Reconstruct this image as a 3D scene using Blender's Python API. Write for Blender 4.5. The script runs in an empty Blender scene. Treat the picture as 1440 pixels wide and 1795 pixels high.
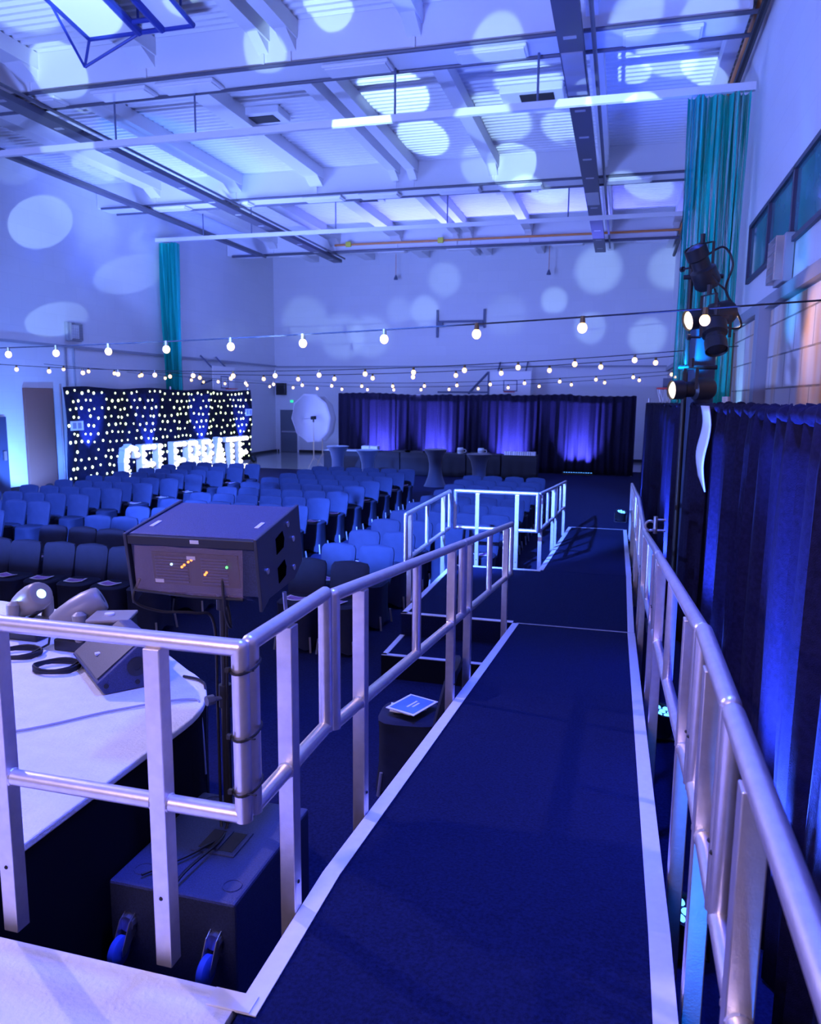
import bpy, bmesh, math, random
from mathutils import Vector, Matrix
random.seed(7)
SC = bpy.context.scene
COL = SC.collection

# ------------------------------------------------------------------ camera
cd = bpy.data.cameras.new('camera'); cam = bpy.data.objects.new('camera', cd); COL.objects.link(cam)
cd.sensor_fit = 'HORIZONTAL'; cd.sensor_width = 36.0; cd.lens = 33.5; cd.clip_end = 200; cd.clip_start = 0.05
RX = Vector((0.96461571, 0.26351336, 0.00878902)); DN = Vector((0.0474357, -0.14065916, -0.98892106)); FW = Vector((-0.25935766, 0.9543457, -0.14818198))
m = Matrix((( RX.x, -DN.x, -FW.x, 0), (RX.y, -DN.y, -FW.y, 0), (RX.z, -DN.z, -FW.z, 2.65), (0, 0, 0, 1)))
cam.matrix_world = m
cd.dof.use_dof = True; cd.dof.focus_distance = 3.6; cd.dof.aperture_fstop = 6.0
SC.camera = cam
SC.view_settings.view_transform = 'Standard'; SC.view_settings.look = 'None'
SC.view_settings.exposure = 0.0; SC.view_settings.gamma = 1.0; SC.view_settings.use_curve_mapping = False
SC.cycles.use_denoising = True
SC.cycles.max_bounces = 7; SC.cycles.sample_clamp_indirect = 6.0

# ------------------------------------------------------------------ world and lights
W = bpy.data.worlds.new('world'); SC.world = W; W.use_nodes = True
W.node_tree.nodes['Background'].inputs[0].default_value = (0.34, 0.29, 0.62, 1)
W.node_tree.nodes['Background'].inputs[1].default_value = 0.36

def aim(o, frm, to):
    o.location = frm
    o.rotation_euler = (Vector(to) - Vector(frm)).to_track_quat('-Z', 'Y').to_euler()
def area(name, frm, to, sx, sy, power, color, spread=180):
    d = bpy.data.lights.new(name, 'AREA'); d.shape = 'RECTANGLE'; d.size = sx; d.size_y = sy; d.energy = power; d.color = color
    d.spread = math.radians(spread)
    o = bpy.data.objects.new(name, d); COL.objects.link(o); aim(o, frm, to); return o
def spot(name, frm, to, ang, power, color, blend=0.12, radius=0.03):
    d = bpy.data.lights.new(name, 'SPOT'); d.spot_size = math.radians(ang); d.spot_blend = blend; d.energy = power; d.color = color
    d.shadow_soft_size = radius
    o = bpy.data.objects.new(name, d); COL.objects.link(o); aim(o, frm, to); return o
LAV = (0.165, 0.26, 1.0)
BLUE = (0.04, 0.10, 1.0)
# unseen area fills added for the blue-violet ambience: over the hall, up to the roof
area('hall_fill_light', (-7, -3.5, 6.6), (-8, 24, 4.5), 11, 2.5, 160, (0.42, 0.36, 1.0))
area('roof_fill_light', (-6.6, 3.7, 1.05), (-6.9, 9.5, 6.4), 2.2, 0.5, 2600, LAV, 175)
area('roof_fill_light', (-12.0, 20.0, 3.4), (-7.5, 24, 9), 1.5, 7, 1400, LAV, 170)
# pale profile spot from the audience side onto the stage
spot('stage_blue_spot', (-0.9, 3.2, 8.25), (-0.9, 3.0, 1.0), 58, 3600, (0.035, 0.075, 1.0), 0.6, 0.3)
spot('ramp_blue_spot', (-0.3, 10.5, 8.25), (-0.4, 9.0, 0.4), 50, 1000, (0.035, 0.08, 1.0), 0.8, 0.3)
spot('stage_front_spot', (-9.5, 6.2, 6.4), (-2.2, 1.4, 1.0), 50, 2300, (0.66, 0.52, 1.0), 0.5, 0.10)
area('rail_fill_light', (-2.6, -4.0, 5.2), (-0.6, 2.6, 1.4), 3.0, 1.6, 70, (1.0, 0.72, 0.90), 110)  # added pink fill behind the camera, brightens the near rails
# cool pool over the middle of the audience
for tx, ty in ((-10.2, 14.2), (-6.4, 13.8), (-2.6, 12.6)):
    spot('audience_pool_spot', (-3.5, 0.5, 6.4), (tx, ty, 0.6), 23, 60000, (0.065, 0.175, 1.0), 0.35, 0.10)
# blue pool on the landing rails
spot('landing_rail_spot', (-6.5, 4.5, 1.6), (-1.7, 9.9, 1.2), 22, 500, (0.05, 0.35, 1.0), 0.6, 0.05)
# patterned moving head light: soft round patches on walls, beams and roof
HEAD = (-3.78, 4.25, 1.75); SIDE = (-10.5, 5.0, 1.6); MIDL = (-7.0, 4.3, 1.6)
WALLP = [(-16.00, 18.89, 7.42, 4.4, 1.0, MIDL, 0.10), (-16.00, 22.86, 6.60, 3.6, 0.7, SIDE, 0.15), (-16.00, 19.28, 4.80, 3.6, 0.9, SIDE, 0.15), (-16.00, 18.18, 8.70, 3.1, 0.3, MIDL, 0.6),
    (-16.00, 21.67, 8.0, 3.9, 0.22, MIDL, 0.7), (-16.00, 24.29, 8.0, 3.4, 0.3, MIDL, 0.6), (-16.00, 29.52, 5.10, 3.6, 0.2, MIDL, 0.8)]
BACKP = [(-8.66, 34.0, 6.48, 2.9, 0.35), (-2.97, 34.0, 6.79, 2.5, 0.42), (-1.19, 34.0, 8.0, 4.2, 0.42), (-1.43, 34.0, 5.63, 3.0, 0.32),
    (-7.78, 34.0, 7.8, 3.2, 0.25), (-14.42, 34.0, 6.20, 4.5, 0.22), (-12.59, 34.0, 5.40, 4.5, 0.22), (-11.21, 34.0, 5.39, 4.2, 0.22),
    (0.91, 34.0, 5.24, 3.4, 0.38), (1.66, 34.0, 7.97, 3.7, 0.35), (-9.86, 34.0, 6.50, 2.6, 0.15), (-5.0, 34.0, 6.2, 4.0, 0.12)]
ROOFP = [(-10.53, 13.2, 8.68, 4.6, 1.3), (-6.29, 13.2, 8.65, 4.3, 1.2), (-2.22, 13.2, 8.24, 4.8, 1.0), (-0.07, 13.2, 8.46, 4.0, 0.8), (0.97, 13.2, 8.35, 3.9, 0.8),
    (-3.07, 21.4, 8.80, 3.9, 1.3), (-3.92, 21.4, 8.90, 3.8, 0.5),
    (-5.00, 12.9, 9.05, 4.2, 1.5), (-4.98, 16.6, 9.05, 6.0, 2.6), (-5.07, 19.5, 9.05, 4.3, 1.8), (1.35, 17.06, 9.05, 3.6, 1.6), (-0.2, 16.6, 9.05, 3.2, 1.5),
    (-2.13, 16.98, 9.05, 6.0, 1.2), (0.5, 16.3, 9.05, 4.2, 1.2), (-3.07, 18.6, 9.05, 5.6, 1.0), (-9.90, 11.6, 9.05, 6.5, 1.2), (-14.6, 19.60, 9.05, 4.0, 0.9), (-8.4, 11.2, 8.6, 6.0, 2.2), (-6.9, 11.5, 8.7, 3.2, 1.2),
    (-12.6, 16.0, 9.0, 5.0, 0.7), (-3.3, 12.2, 9.0, 6.5, 0.6), (0.3, 24.5, 8.9, 4.0, 0.8), (-2.6, 24.5, 9.0, 4.0, 0.9), (-12.5, 24.0, 9.0, 4.0, 0.5), (-1.6, 19.7, 9.0, 4.0, 0.9)]
ALLP = WALLP + [(x, y, z, a, k, HEAD, 0.65) for x, y, z, a, k in BACKP] + [(x, y, z, a, k, HEAD, 0.14 if k > 1.25 else 0.35) for x, y, z, a, k in ROOFP]
for (x, y, z, a, k, src, bl) in ALLP:
    d2 = (Vector((x, y, z)) - Vector(src)).length_squared
    spot('pattern_light', src, (x, y, z), a, 30 * d2 * k, (0.42, 0.68, 1.0), bl, 0.02)
# blue wash strip along the roof left of the tray, and a lit patch on the right wall above the drape
spot('roof_blue_spot', (-11.0, 6.0, 1.6), (-11.6, 19.0, 9.0), 14, 5200, (0.02, 0.22, 1.0), 0.4, 0.05)
spot('wall_patch_light', (1.3, 12.9, 0.9), (1.81, 13.3, 2.75), 20, 500, (0.2, 0.5, 1.0), 0.4, 0.03)

# ------------------------------------------------------------------ materials
def mat(name, color, rough=0.6, metal=0.0, emit=None, estr=0.0, noise=0.0, nscale=20.0, bump=0.0, bscale=80.0, spec=0.5, sheen=0.0, alpha=1.0):
    M = bpy.data.materials.new(name); M.use_nodes = True; nt = M.node_tree; b = nt.nodes['Principled BSDF']
    b.inputs['Base Color'].default_value = (*color, 1); b.inputs['Roughness'].default_value = rough; b.inputs['Metallic'].default_value = metal
    b.inputs['Specular IOR Level'].default_value = spec; b.inputs['Sheen Weight'].default_value = sheen
    if emit: b.inputs['Emission Color'].default_value = (*emit, 1); b.inputs['Emission Strength'].default_value = estr
    if alpha < 1: b.inputs['Alpha'].default_value = alpha
    tc = None
    if noise or bump: tc = nt.nodes.new('ShaderNodeTexCoord')
    if noise:
        n = nt.nodes.new('ShaderNodeTexNoise'); n.inputs['Scale'].default_value = nscale; n.inputs['Detail'].default_value = 5
        nt.links.new(tc.outputs['Object'], n.inputs['Vector'])
        r = nt.nodes.new('ShaderNodeValToRGB')
        r.color_ramp.elements[0].position = 0.3; r.color_ramp.elements[1].position = 0.7
        r.color_ramp.elements[0].color = (*[c * (1 - noise) for c in color], 1); r.color_ramp.elements[1].color = (*[min(1, c * (1 + noise)) for c in color], 1)
        nt.links.new(n.outputs['Fac'], r.inputs['Fac']); nt.links.new(r.outputs['Color'], b.inputs['Base Color'])
    if bump:
        n2 = nt.nodes.new('ShaderNodeTexNoise'); n2.inputs['Scale'].default_value = bscale; n2.inputs['Detail'].default_value = 3
        nt.links.new(tc.outputs['Object'], n2.inputs['Vector'])
        bp = nt.nodes.new('ShaderNodeBump'); bp.inputs['Strength'].default_value = bump; bp.inputs['Distance'].default_value = 0.01
        nt.links.new(n2.outputs['Fac'], bp.inputs['Height']); nt.links.new(bp.outputs['Normal'], b.inputs['Normal'])
    return M
def block_mat(name, color, axis, bw, bh, painted_glow=False, depth=0.25, mortar=0.9):
    """painted blockwork: faint mortar grid on a wall; axis = world axis the wall runs along"""
    M = mat(name, color, 0.75); nt = M.node_tree; b = nt.nodes['Principled BSDF']
    g = nt.nodes.new('ShaderNodeNewGeometry'); s = nt.nodes.new('ShaderNodeSeparateXYZ'); c = nt.nodes.new('ShaderNodeCombineXYZ')
    nt.links.new(g.outputs['Position'], s.inputs[0]); nt.links.new(s.outputs[axis], c.inputs['X']); nt.links.new(s.outputs['Z'], c.inputs['Y'])
    br = nt.nodes.new('ShaderNodeTexBrick'); br.inputs['Scale'].default_value = 1.0; br.inputs['Brick Width'].default_value = bw; br.inputs['Row Height'].default_value = bh
    br.inputs['Mortar Size'].default_value = 0.012 if painted_glow else 0.006; br.inputs['Mortar Smooth'].default_value = 0.3
    br.inputs['Color1'].default_value = (*color, 1); br.inputs['Color2'].default_value = (*[k * 0.97 for k in color], 1); br.inputs['Mortar'].default_value = (*[k * mortar for k in color], 1)
    nt.links.new(c.outputs[0], br.inputs['Vector'])
    src = br.outputs['Color']
    if painted_glow:  # warm bulb light on the wall, painted into the block colour as orange patches
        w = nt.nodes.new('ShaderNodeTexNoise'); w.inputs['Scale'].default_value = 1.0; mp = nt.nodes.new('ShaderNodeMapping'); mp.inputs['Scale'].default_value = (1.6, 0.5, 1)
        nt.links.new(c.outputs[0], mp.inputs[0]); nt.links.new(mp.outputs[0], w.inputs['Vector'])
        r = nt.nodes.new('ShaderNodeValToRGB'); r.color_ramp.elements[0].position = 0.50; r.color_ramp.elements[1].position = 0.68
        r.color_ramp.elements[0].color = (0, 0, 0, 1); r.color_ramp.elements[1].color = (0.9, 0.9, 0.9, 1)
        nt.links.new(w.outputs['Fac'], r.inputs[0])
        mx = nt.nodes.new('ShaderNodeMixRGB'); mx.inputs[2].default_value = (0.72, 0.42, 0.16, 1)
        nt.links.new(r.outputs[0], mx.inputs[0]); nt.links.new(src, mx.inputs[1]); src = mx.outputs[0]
    nt.links.new(src, b.inputs['Base Color'])
    bp = nt.nodes.new('ShaderNodeBump'); bp.inputs['Strength'].default_value = depth; bp.inputs['Distance'].default_value = 0.01; bp.invert = True
    nt.links.new(br.outputs['Fac'], bp.inputs['Height']); nt.links.new(bp.outputs['Normal'], b.inputs['Normal'])
    return M
def net_mat():
    M = mat('netting', (0.0, 0.55, 0.42), 0.7); nt = M.node_tree; b = nt.nodes['Principled BSDF']
    g = nt.nodes.new('ShaderNodeTexCoord'); mp = nt.nodes.new('ShaderNodeMapping'); mp.inputs['Scale'].default_value = (30, 30, 0.7)
    nt.links.new(g.outputs['Object'], mp.inputs[0])
    n = nt.nodes.new('ShaderNodeTexNoise'); n.inputs['Scale'].default_value = 1.0; n.inputs['Detail'].default_value = 4; nt.links.new(mp.outputs[0], n.inputs['Vector'])
    r = nt.nodes.new('ShaderNodeValToRGB'); r.color_ramp.elements[0].position = 0.30; r.color_ramp.elements[1].position = 0.50
    r.color_ramp.elements[0].color = (0.35, 0.35, 0.35, 1); r.color_ramp.elements[1].color = (1, 1, 1, 1)
    nt.links.new(n.outputs['Fac'], r.inputs[0]); nt.links.new(r.outputs[0], b.inputs['Alpha'])
    return M
WALL = (0.80, 0.80, 0.80)
M = dict(
    wall_y=block_mat('painted_blocks_side', WALL, 'Y', 0.9, 0.45, depth=0.15, mortar=0.93), wall_x=block_mat('painted_blocks_end', WALL, 'X', 0.9, 0.45, depth=0.15, mortar=0.93),
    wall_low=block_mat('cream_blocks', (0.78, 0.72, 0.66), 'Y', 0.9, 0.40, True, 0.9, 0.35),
    white=mat('white_paint', (0.8, 0.8, 0.8), 0.5), deckroof=mat('roof_sheet', (0.78, 0.78, 0.78), 0.45),
    ledge=mat('grey_ledge', (0.35, 0.36, 0.4), 0.5), pipe=mat('dark_conduit', (0.10, 0.10, 0.13), 0.4), tray=mat('cable_tray', (0.12, 0.12, 0.16), 0.45, 0.3),
    traylid=mat('tray_lid', (0.45, 0.45, 0.5), 0.4, 0.2), orange=mat('orange_pipe', (0.7, 0.25, 0.06), 0.5), yellow=mat('yellow_valve', (0.7, 0.65, 0.05), 0.5),
    blueframe=mat('blue_steel', (0.03, 0.05, 0.28), 0.4), panelwhite=mat('backboard_white', (0.85, 0.85, 0.85), 0.35),
    vinyl=mat('vinyl_floor', (0.38, 0.40, 0.42), 0.12, noise=0.08, nscale=1.5), carpet=mat('hall_carpet', (0.010, 0.013, 0.045), 0.98, noise=0.35, nscale=60, spec=0.1),
    rampcarpet=mat('ramp_carpet', (0.007, 0.011, 0.044), 0.98, noise=0.4, nscale=90, bump=0.5, bscale=250, spec=0.1),
    stage=mat('white_stage_carpet', (0.82, 0.82, 0.84), 0.95, noise=0.05, nscale=8, bump=0.5, bscale=60, spec=0.1), tape=mat('white_tape', (0.82, 0.82, 0.84), 0.55, noise=0.03, nscale=30),
    black=mat('black_skirt', (0.006, 0.006, 0.010), 0.95, spec=0.1), drape=mat('black_velour', (0.012, 0.010, 0.028), 0.9, noise=0.3, nscale=40, bump=0.3, bscale=200, spec=0.1),
    alu=mat('brushed_aluminium', (0.88, 0.84, 0.86), 0.36, 0.85, noise=0.06, nscale=25, bump=0.05, bscale=150), steel=mat('steel', (0.6, 0.6, 0.62), 0.3, 0.9),
    endplate=mat('speaker_end_plate', (0.028, 0.032, 0.05), 0.5), hole=mat('dark_hole', (0.001, 0.001, 0.001), 1.0, spec=0.0), blackplastic=mat('black_plastic', (0.015, 0.015, 0.018), 0.45), cab=mat('textured_cabinet', (0.034, 0.044, 0.11), 0.55, noise=0.3, nscale=150, bump=0.4, bscale=300), rubber=mat('rubber', (0.02, 0.02, 0.02), 0.8),
    bluewheel=mat('blue_wheel', (0.05, 0.12, 0.55), 0.5), grille=mat('speaker_grille', (0.06, 0.06, 0.065), 0.5, 0.4, noise=0.3, nscale=200), label=mat('pale_label', (0.75, 0.75, 0.78), 0.5),
    clear=mat('clear_plastic_cover', (0.55, 0.40, 0.48), 0.12, alpha=0.22), amber=mat('amber_led', (0.9, 0.3, 0.02), 0.5, emit=(1, 0.28, 0.03), estr=3), greenled=mat('green_led', (0.1, 0.9, 0.1), 0.5, emit=(0.1, 1, 0.15), estr=3),
    cover=mat('spandex_chair_cover', (0.019, 0.023, 0.045), 0.75, noise=0.12, nscale=6, spec=0.15, bump=0.5, bscale=9), chrome=mat('chair_foot', (0.7, 0.7, 0.7), 0.3, 0.8),
    paper=mat('paper', (0.85, 0.85, 0.85), 0.6), print_=mat('printed_blue', (0.08, 0.22, 0.62), 0.5, noise=0.3, nscale=4), printp=mat('printed_violet', (0.35, 0.16, 0.45), 0.5, noise=0.5, nscale=25),
    starcloth=mat('star_cloth', (0.010, 0.012, 0.035), 0.85, noise=0.3, nscale=10, spec=0.2), star=mat('star_led', (1, 1, 0.8), 0.5, emit=(0.78, 1.0, 0.42), estr=4.5),
    letter=mat('letter_shell', (0.62, 0.68, 0.72), 0.4), lbulb=mat('letter_bulb', (1, 1, 0.9), 0.4, emit=(1.0, 0.90, 0.74), estr=3.6),
    bulb=mat('warm_bulb', (1, 0.85, 0.6), 0.4, emit=(1.0, 0.60, 0.20), estr=3.4), socket=mat('lamp_socket', (0.16, 0.11, 0.05), 0.4, 0.3), cable=mat('black_cable', (0.01, 0.01, 0.012), 0.6),
    lens=mat('warm_lens', (1, 0.9, 0.6), 0.3, emit=(1.0, 0.74, 0.38), estr=2.2), bluelens=mat('blue_led_lens', (0.3, 0.6, 1), 0.3, emit=(0.08, 0.35, 1.0), estr=4), headlens=mat('head_lens', (0.8, 1, 1), 0.3, emit=(0.45, 0.85, 1.0), estr=2.5),
    head=mat('moving_head_shell', (0.30, 0.26, 0.19), 0.4), brown=mat('brown_panel', (0.28, 0.13, 0.09), 0.7), greydoor=mat('grey_door', (0.13, 0.15, 0.18), 0.5), darkdoor=mat('dark_door', (0.05, 0.06, 0.12), 0.5),
    exit=mat('exit_green', (0.05, 0.6, 0.25), 0.5, emit=(0.02, 0.8, 0.3), estr=1.2), hoop=mat('red_hoop', (0.7, 0.05, 0.04), 0.5), net=net_mat(), whitenet=mat('white_net', (0.8, 0.8, 0.8), 0.7), mdark=mat('dark_bracket', (0.12, 0.14, 0.22), 0.5),
    glass=mat('window_glass', (0.08, 0.22, 0.26), 0.08, noise=0.3, nscale=2), wframe=mat('dark_window_frame', (0.05, 0.05, 0.09), 0.5), wood=mat('pale_wood', (0.55, 0.38, 0.2), 0.5), umb=mat('umbrella_fabric', (0.82, 0.80, 0.82), 0.7),
    standm=mat('pale_stand', (0.6, 0.5, 0.38), 0.4, 0.4), spandex=mat('dark_spandex', (0.03, 0.032, 0.06), 0.7, sheen=0.2), cloth=mat('dark_tablecloth', (0.02, 0.022, 0.035), 0.85), glassw=mat('drinking_glass', (0.75, 0.78, 0.85), 0.1), tarp=mat('column_cloth', (0.03, 0.05, 0.10), 0.6),
)

# ------------------------------------------------------------------ mesh builder
class MB:
    def __init__(s): s.v = []; s.f = []
    def add(s, vs, fs):
        n = len(s.v); s.v += [tuple(v) for v in vs]; s.f += [tuple(i + n for i in f) for f in fs]; return s
    def box(s, c, size, rot=None):
        hx, hy, hz = size[0] / 2, size[1] / 2, size[2] / 2
        vs = [Vector((x, y, z)) for x in (-hx, hx) for y in (-hy, hy) for z in (-hz, hz)]
        if rot is not None: vs = [rot @ v for v in vs]
        c = Vector(c)
        return s.add([v + c for v in vs], [(0, 1, 3, 2), (4, 6, 7, 5), (0, 4, 5, 1), (2, 3, 7, 6), (0, 2, 6, 4), (1, 5, 7, 3)])
    def bar(s, a, b, w, h, up=(0, 0, 1)):
        a, b = Vector(a), Vector(b); d = (b - a); L = d.length; d.normalize(); u = Vector(up)
        if abs(d.dot(u)) > 0.99: u = Vector((0, 1, 0))
        x = d.cross(u).normalized(); u = x.cross(d)
        R = Matrix((x, d, u)).transposed()
        return s.box((a + b) / 2, (w, L, h), R)
    def tube(s, pts, r, n=12, cap=True):
        pts = [Vector(p) for p in pts]; rings = []
        prev = None
        for i, p in enumerate(pts):
            t = (pts[min(i + 1, len(pts) - 1)] - pts[max(i - 1, 0)]).normalized()
            if prev is None:
                u = Vector((0, 0, 1)) if abs(t.z) < 0.95 else Vector((0, 1, 0)); x = t.cross(u).normalized()
            else: x = (prev - t * prev.dot(t)).normalized()
            prev = x; y = t.cross(x); rr = r[i] if isinstance(r, (list, tuple)) else r
            rings.append([p + (x * math.cos(2 * math.pi * k / n) + y * math.sin(2 * math.pi * k / n)) * rr for k in range(n)])
        vs = [v for q in rings for v in q]; fs = []
        for i in range(len(rings) - 1):
            for k in range(n): fs.append((i * n + k, i * n + (k + 1) % n, (i + 1) * n + (k + 1) % n, (i + 1) * n + k))
        if cap: fs.append(tuple(reversed(range(n)))); fs.append(tuple((len(rings) - 1) * n + k for k in range(n)))
        return s.add(vs, fs)
    def cyl(s, a, b, r, n=16, r2=None): return s.tube([a, b], [r, r if r2 is None else r2], n)
    def lathe(s, prof, c=(0, 0, 0), n=20, rot=None):
        vs = []; fs = []; c = Vector(c)
        for (r, z) in prof:
            for k in range(n):
                v = Vector((r * math.cos(2 * math.pi * k / n), r * math.sin(2 * math.pi * k / n), z))
                vs.append((rot @ v if rot is not None else v) + c)
        for i in range(len(prof) - 1):
            for k in range(n): fs.append((i * n + k, i * n + (k + 1) % n, (i + 1) * n + (k + 1) % n, (i + 1) * n + k))
        if prof[0][0] > 1e-4: fs.append(tuple(reversed(range(n))))
        if prof[-1][0] > 1e-4: fs.append(tuple((len(prof) - 1) * n + k for k in range(n)))
        return s.add(vs, fs)
    def ball(s, c, r, n=12, sq=1.0, rot=None):
        return s.lathe([(max(1e-5, r * math.sin(math.pi * i / 8)), -r * sq * math.cos(math.pi * i / 8)) for i in range(9)], c, n, rot)
    def prism(s, poly, a, b, mapf):
        """poly (u,v) outline extruded from a to b; mapf(u,v,w) -> xyz"""
        n = len(poly); vs = [mapf(u, v, a) for u, v in poly] + [mapf(u, v, b) for u, v in poly]
        fs = [tuple(range(n)), tuple(reversed(range(n, 2 * n)))] + [(i, i + n, (i + 1) % n + n, (i + 1) % n) for i in range(n)]
        return s.add(vs, fs)
    def torus(s, c, R, r, rot=None, n=20, k=6):
        vs = []; fs = []; c = Vector(c)
        for i in range(n):
            for j in range(k):
                a, b = 2 * math.pi * i / n, 2 * math.pi * j / k
                v = Vector(((R + r * math.cos(b)) * math.cos(a), (R + r * math.cos(b)) * math.sin(a), r * math.sin(b)))
                vs.append((rot @ v if rot is not None else v) + c)
        for i in range(n):
            for j in range(k): fs.append((i * k + j, ((i + 1) % n) * k + j, ((i + 1) % n) * k + (j + 1) % k, i * k + (j + 1) % k))
        return s.add(vs, fs)
    def grid(s, fn, nu, nv):
        vs = [fn(i / nu, j / nv) for i in range(nu + 1) for j in range(nv + 1)]
        fs = [(i * (nv + 1) + j, (i + 1) * (nv + 1) + j, (i + 1) * (nv + 1) + j + 1, i * (nv + 1) + j + 1) for i in range(nu) for j in range(nv)]
        return s.add(vs, fs)
    def build(s, name, material, parent=None, smooth=False, bevel=0.0, label=None, solid=0.0):
        me = bpy.data.meshes.new(name); off = Vector((0, 0, 0))
        if parent is not None and not s.__dict__.get('local'):
            p = parent
            while p is not None: off += p.location; p = p.parent
        me.from_pydata([tuple(Vector(v) - off) for v in s.v], [], s.f)
        bm = bmesh.new(); bm.from_mesh(me)
        if not solid: bmesh.ops.recalc_face_normals(bm, faces=bm.faces)
        if smooth:
            for f in bm.faces: f.smooth = True
            for e in bm.edges:
                if len(e.link_faces) == 2 and e.calc_face_angle(0) > 0.7: e.smooth = False
        bm.to_mesh(me); bm.free()
        me.materials.append(M[material] if isinstance(material, str) else material)
        o = bpy.data.objects.new(name, me); COL.objects.link(o)
        if parent is not None: o.parent = parent
        if bevel: b = o.modifiers.new('bevel', 'BEVEL'); b.width = bevel; b.segments = 2; b.limit_method = 'ANGLE'
        if solid: q = o.modifiers.new('solid', 'SOLIDIFY'); q.thickness = solid
        if label: o['label'] = label
        return o
def tag(o, label, cat, group=None):
    o['label'] = label; o['category'] = cat
    if group: o['group'] = group
    return o
def thing(name, label, cat, loc=(0, 0, 0), group=None, rz=0):
    o = bpy.data.objects.new(name, None); COL.objects.link(o); o.location = loc; o.rotation_euler = (0, 0, rz); o.empty_display_size = 0.1
    return tag(o, label, cat, group)
def struct(o): o['kind'] = 'structure'; return o
def copy_tree(o, parent=None):
    c = o.copy(); COL.objects.link(c)
    if parent is not None: c.parent = parent
    for ch in list(o.children): copy_tree(ch, c)
    return c
def LMB():
    b = MB(); b.local = True; return b
ORD = ['first', 'second', 'third', 'fourth', 'fifth', 'sixth', 'seventh', 'eighth', 'ninth', 'tenth', 'eleventh', 'twelfth', 'thirteenth', 'fourteenth']

# ------------------------------------------------------------------ hall shell
XL, XR, YB, YF, ZC = -16.0, 1.85, 34.0, -6.0, 9.05
struct(MB().box(((XL + XR) / 2, (YB + YF) / 2, -0.1), (XR - XL + 0.6, YB - YF + 0.6, 0.2)).build('floor', 'vinyl'))
cp = MB().add([(-14.9, YF + 0.2, 0.0), (XR - 0.02, YF + 0.2, 0), (XR - 0.02, 29.2, 0), (-9.6, 29.2, 0), (-9.6, 25.9, 0), (-14.9, 25.9, 0)] + [(-14.9, YF + 0.2, 0.012), (XR - 0.02, YF + 0.2, 0.012), (XR - 0.02, 29.2, 0.012), (-9.6, 29.2, 0.012), (-9.6, 25.9, 0.012), (-14.9, 25.9, 0.012)],
              [(0, 1, 2, 3, 4, 5), (6, 7, 8, 9, 10, 11)] + [(i, (i + 1) % 6, (i + 1) % 6 + 6, i + 6) for i in range(6)]).build('floor_carpet', 'carpet')
struct(cp)
struct(MB().box((XL - 0.15, (YB + YF) / 2, ZC / 2), (0.3, YB - YF + 0.6, ZC)).build('wall_left', 'wall_y'))
struct(MB().box(((XL + XR) / 2, YB + 0.15, ZC / 2), (XR - XL, 0.3, ZC)).build('wall_back', 'wall_x'))
wr = MB(); wr.box((XR + 0.15, (YB + YF) / 2, ZC / 2), (0.3, YB - YF + 0.6, ZC)); struct(wr.build('wall_right', 'wall_y'))
# corrugated roof sheet: ribs run across the hall
prof = []
y = YF
while y < YB:
    prof += [(y, ZC), (y + 0.07, ZC), (y + 0.10, ZC + 0.07), (y + 0.17, ZC + 0.07)]; y += 0.2
rc = MB(); vs = []; fs = []
for (yy, zz) in prof: vs += [(XL - 0.2, yy, zz), (XR + 0.2, yy, zz)]
for i in range(len(prof) - 1): fs.append((2 * i, 2 * i + 1, 2 * i + 3, 2 * i + 2))
rc.add(vs, fs); rc.box(((XL + XR) / 2, (YB + YF) / 2, ZC + 0.3), (XR - XL + 0.8, YB - YF + 0.8, 0.2))
struct(rc.build('ceiling', 'deckroof'))
k = 0
for y0 in (4.95, 13.2, 21.4, 29.6):
    k += 1
    b = MB(); b.box(((XL + XR) / 2 - 0.12, y0 + 0.35, 8.70), (XR - XL - 0.28, 0.7, 0.7))
    o = struct(b.build(f'beam_{k}', 'white', bevel=0.01))
for i, (x0, x1) in enumerate([(-14.1, -13.7), (-11.45, -11.0), (-8.9, -8.45), (-6.45, -6.2), (-5.95, -5.68), (-3.75, -3.45), (-0.85, -0.6), (1.45, 1.7)]):
    b = MB()
    for (ya, yb) in ((YF + 0.3, 4.95), (5.65, 13.2), (13.9, 21.4), (22.1, 29.6), (30.3, YB)):
        b.box(((x0 + x1) / 2, (ya + yb) / 2, 8.90), (x1 - x0, yb - ya, 0.3))
        if yb < YB:  # haunch under the purlin end and stiffener on the beam web
            b.prism([(yb, 8.76), (yb - 0.45, 8.76), (yb, 8.55)], x0 + 0.03, x1 - 0.03, lambda u, v, w: (w, u, v))
            b.box(((x0 + x1) / 2, yb - 0.02, 8.45), (0.05, 0.05, 0.2))
    struct(b.build(f'purlin_{i+1}', 'white'))
# wall ledges, pilasters
struct(MB().box((XL + 0.04, (YB + YF) / 2, 4.06), (0.08, YB - YF, 0.07)).build('trim_1', 'ledge'))
struct(MB().box(((XL + XR) / 2, YB - 0.04, 4.03), (XR - XL - 0.2, 0.08, 0.07)).build('trim_2', 'ledge'))
struct(MB().box((XR - 0.06, (YB + YF) / 2, 3.90), (0.12, YB - YF, 0.14)).build('trim_3', 'ledge'))
lw = MB()
for ya, yb in ((YF, 11.0), (11.35, 14.2), (14.9, YB)): lw.box((XR - 0.02, (ya + yb) / 2, 1.9), (0.04, yb - ya, 3.8))
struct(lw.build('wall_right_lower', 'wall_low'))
for i, yy in enumerate((2.8, 11.18, 19.6, 27.8)):
    struct(MB().box((XR - 0.09, yy, 1.95), (0.18, 0.3, 3.9)).build(f'pillar_{i+1}', 'ledge'))
struct(MB().box((XR - 0.05, 14.5, 1.9), (0.06, 0.12, 3.8)).build('trim_4', 'wood'))
struct(MB().box((XL + 0.02, (YB + YF) / 2, 0.06), (0.04, YB - YF, 0.12)).build('baseboard_left', 'blackplastic'))
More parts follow.
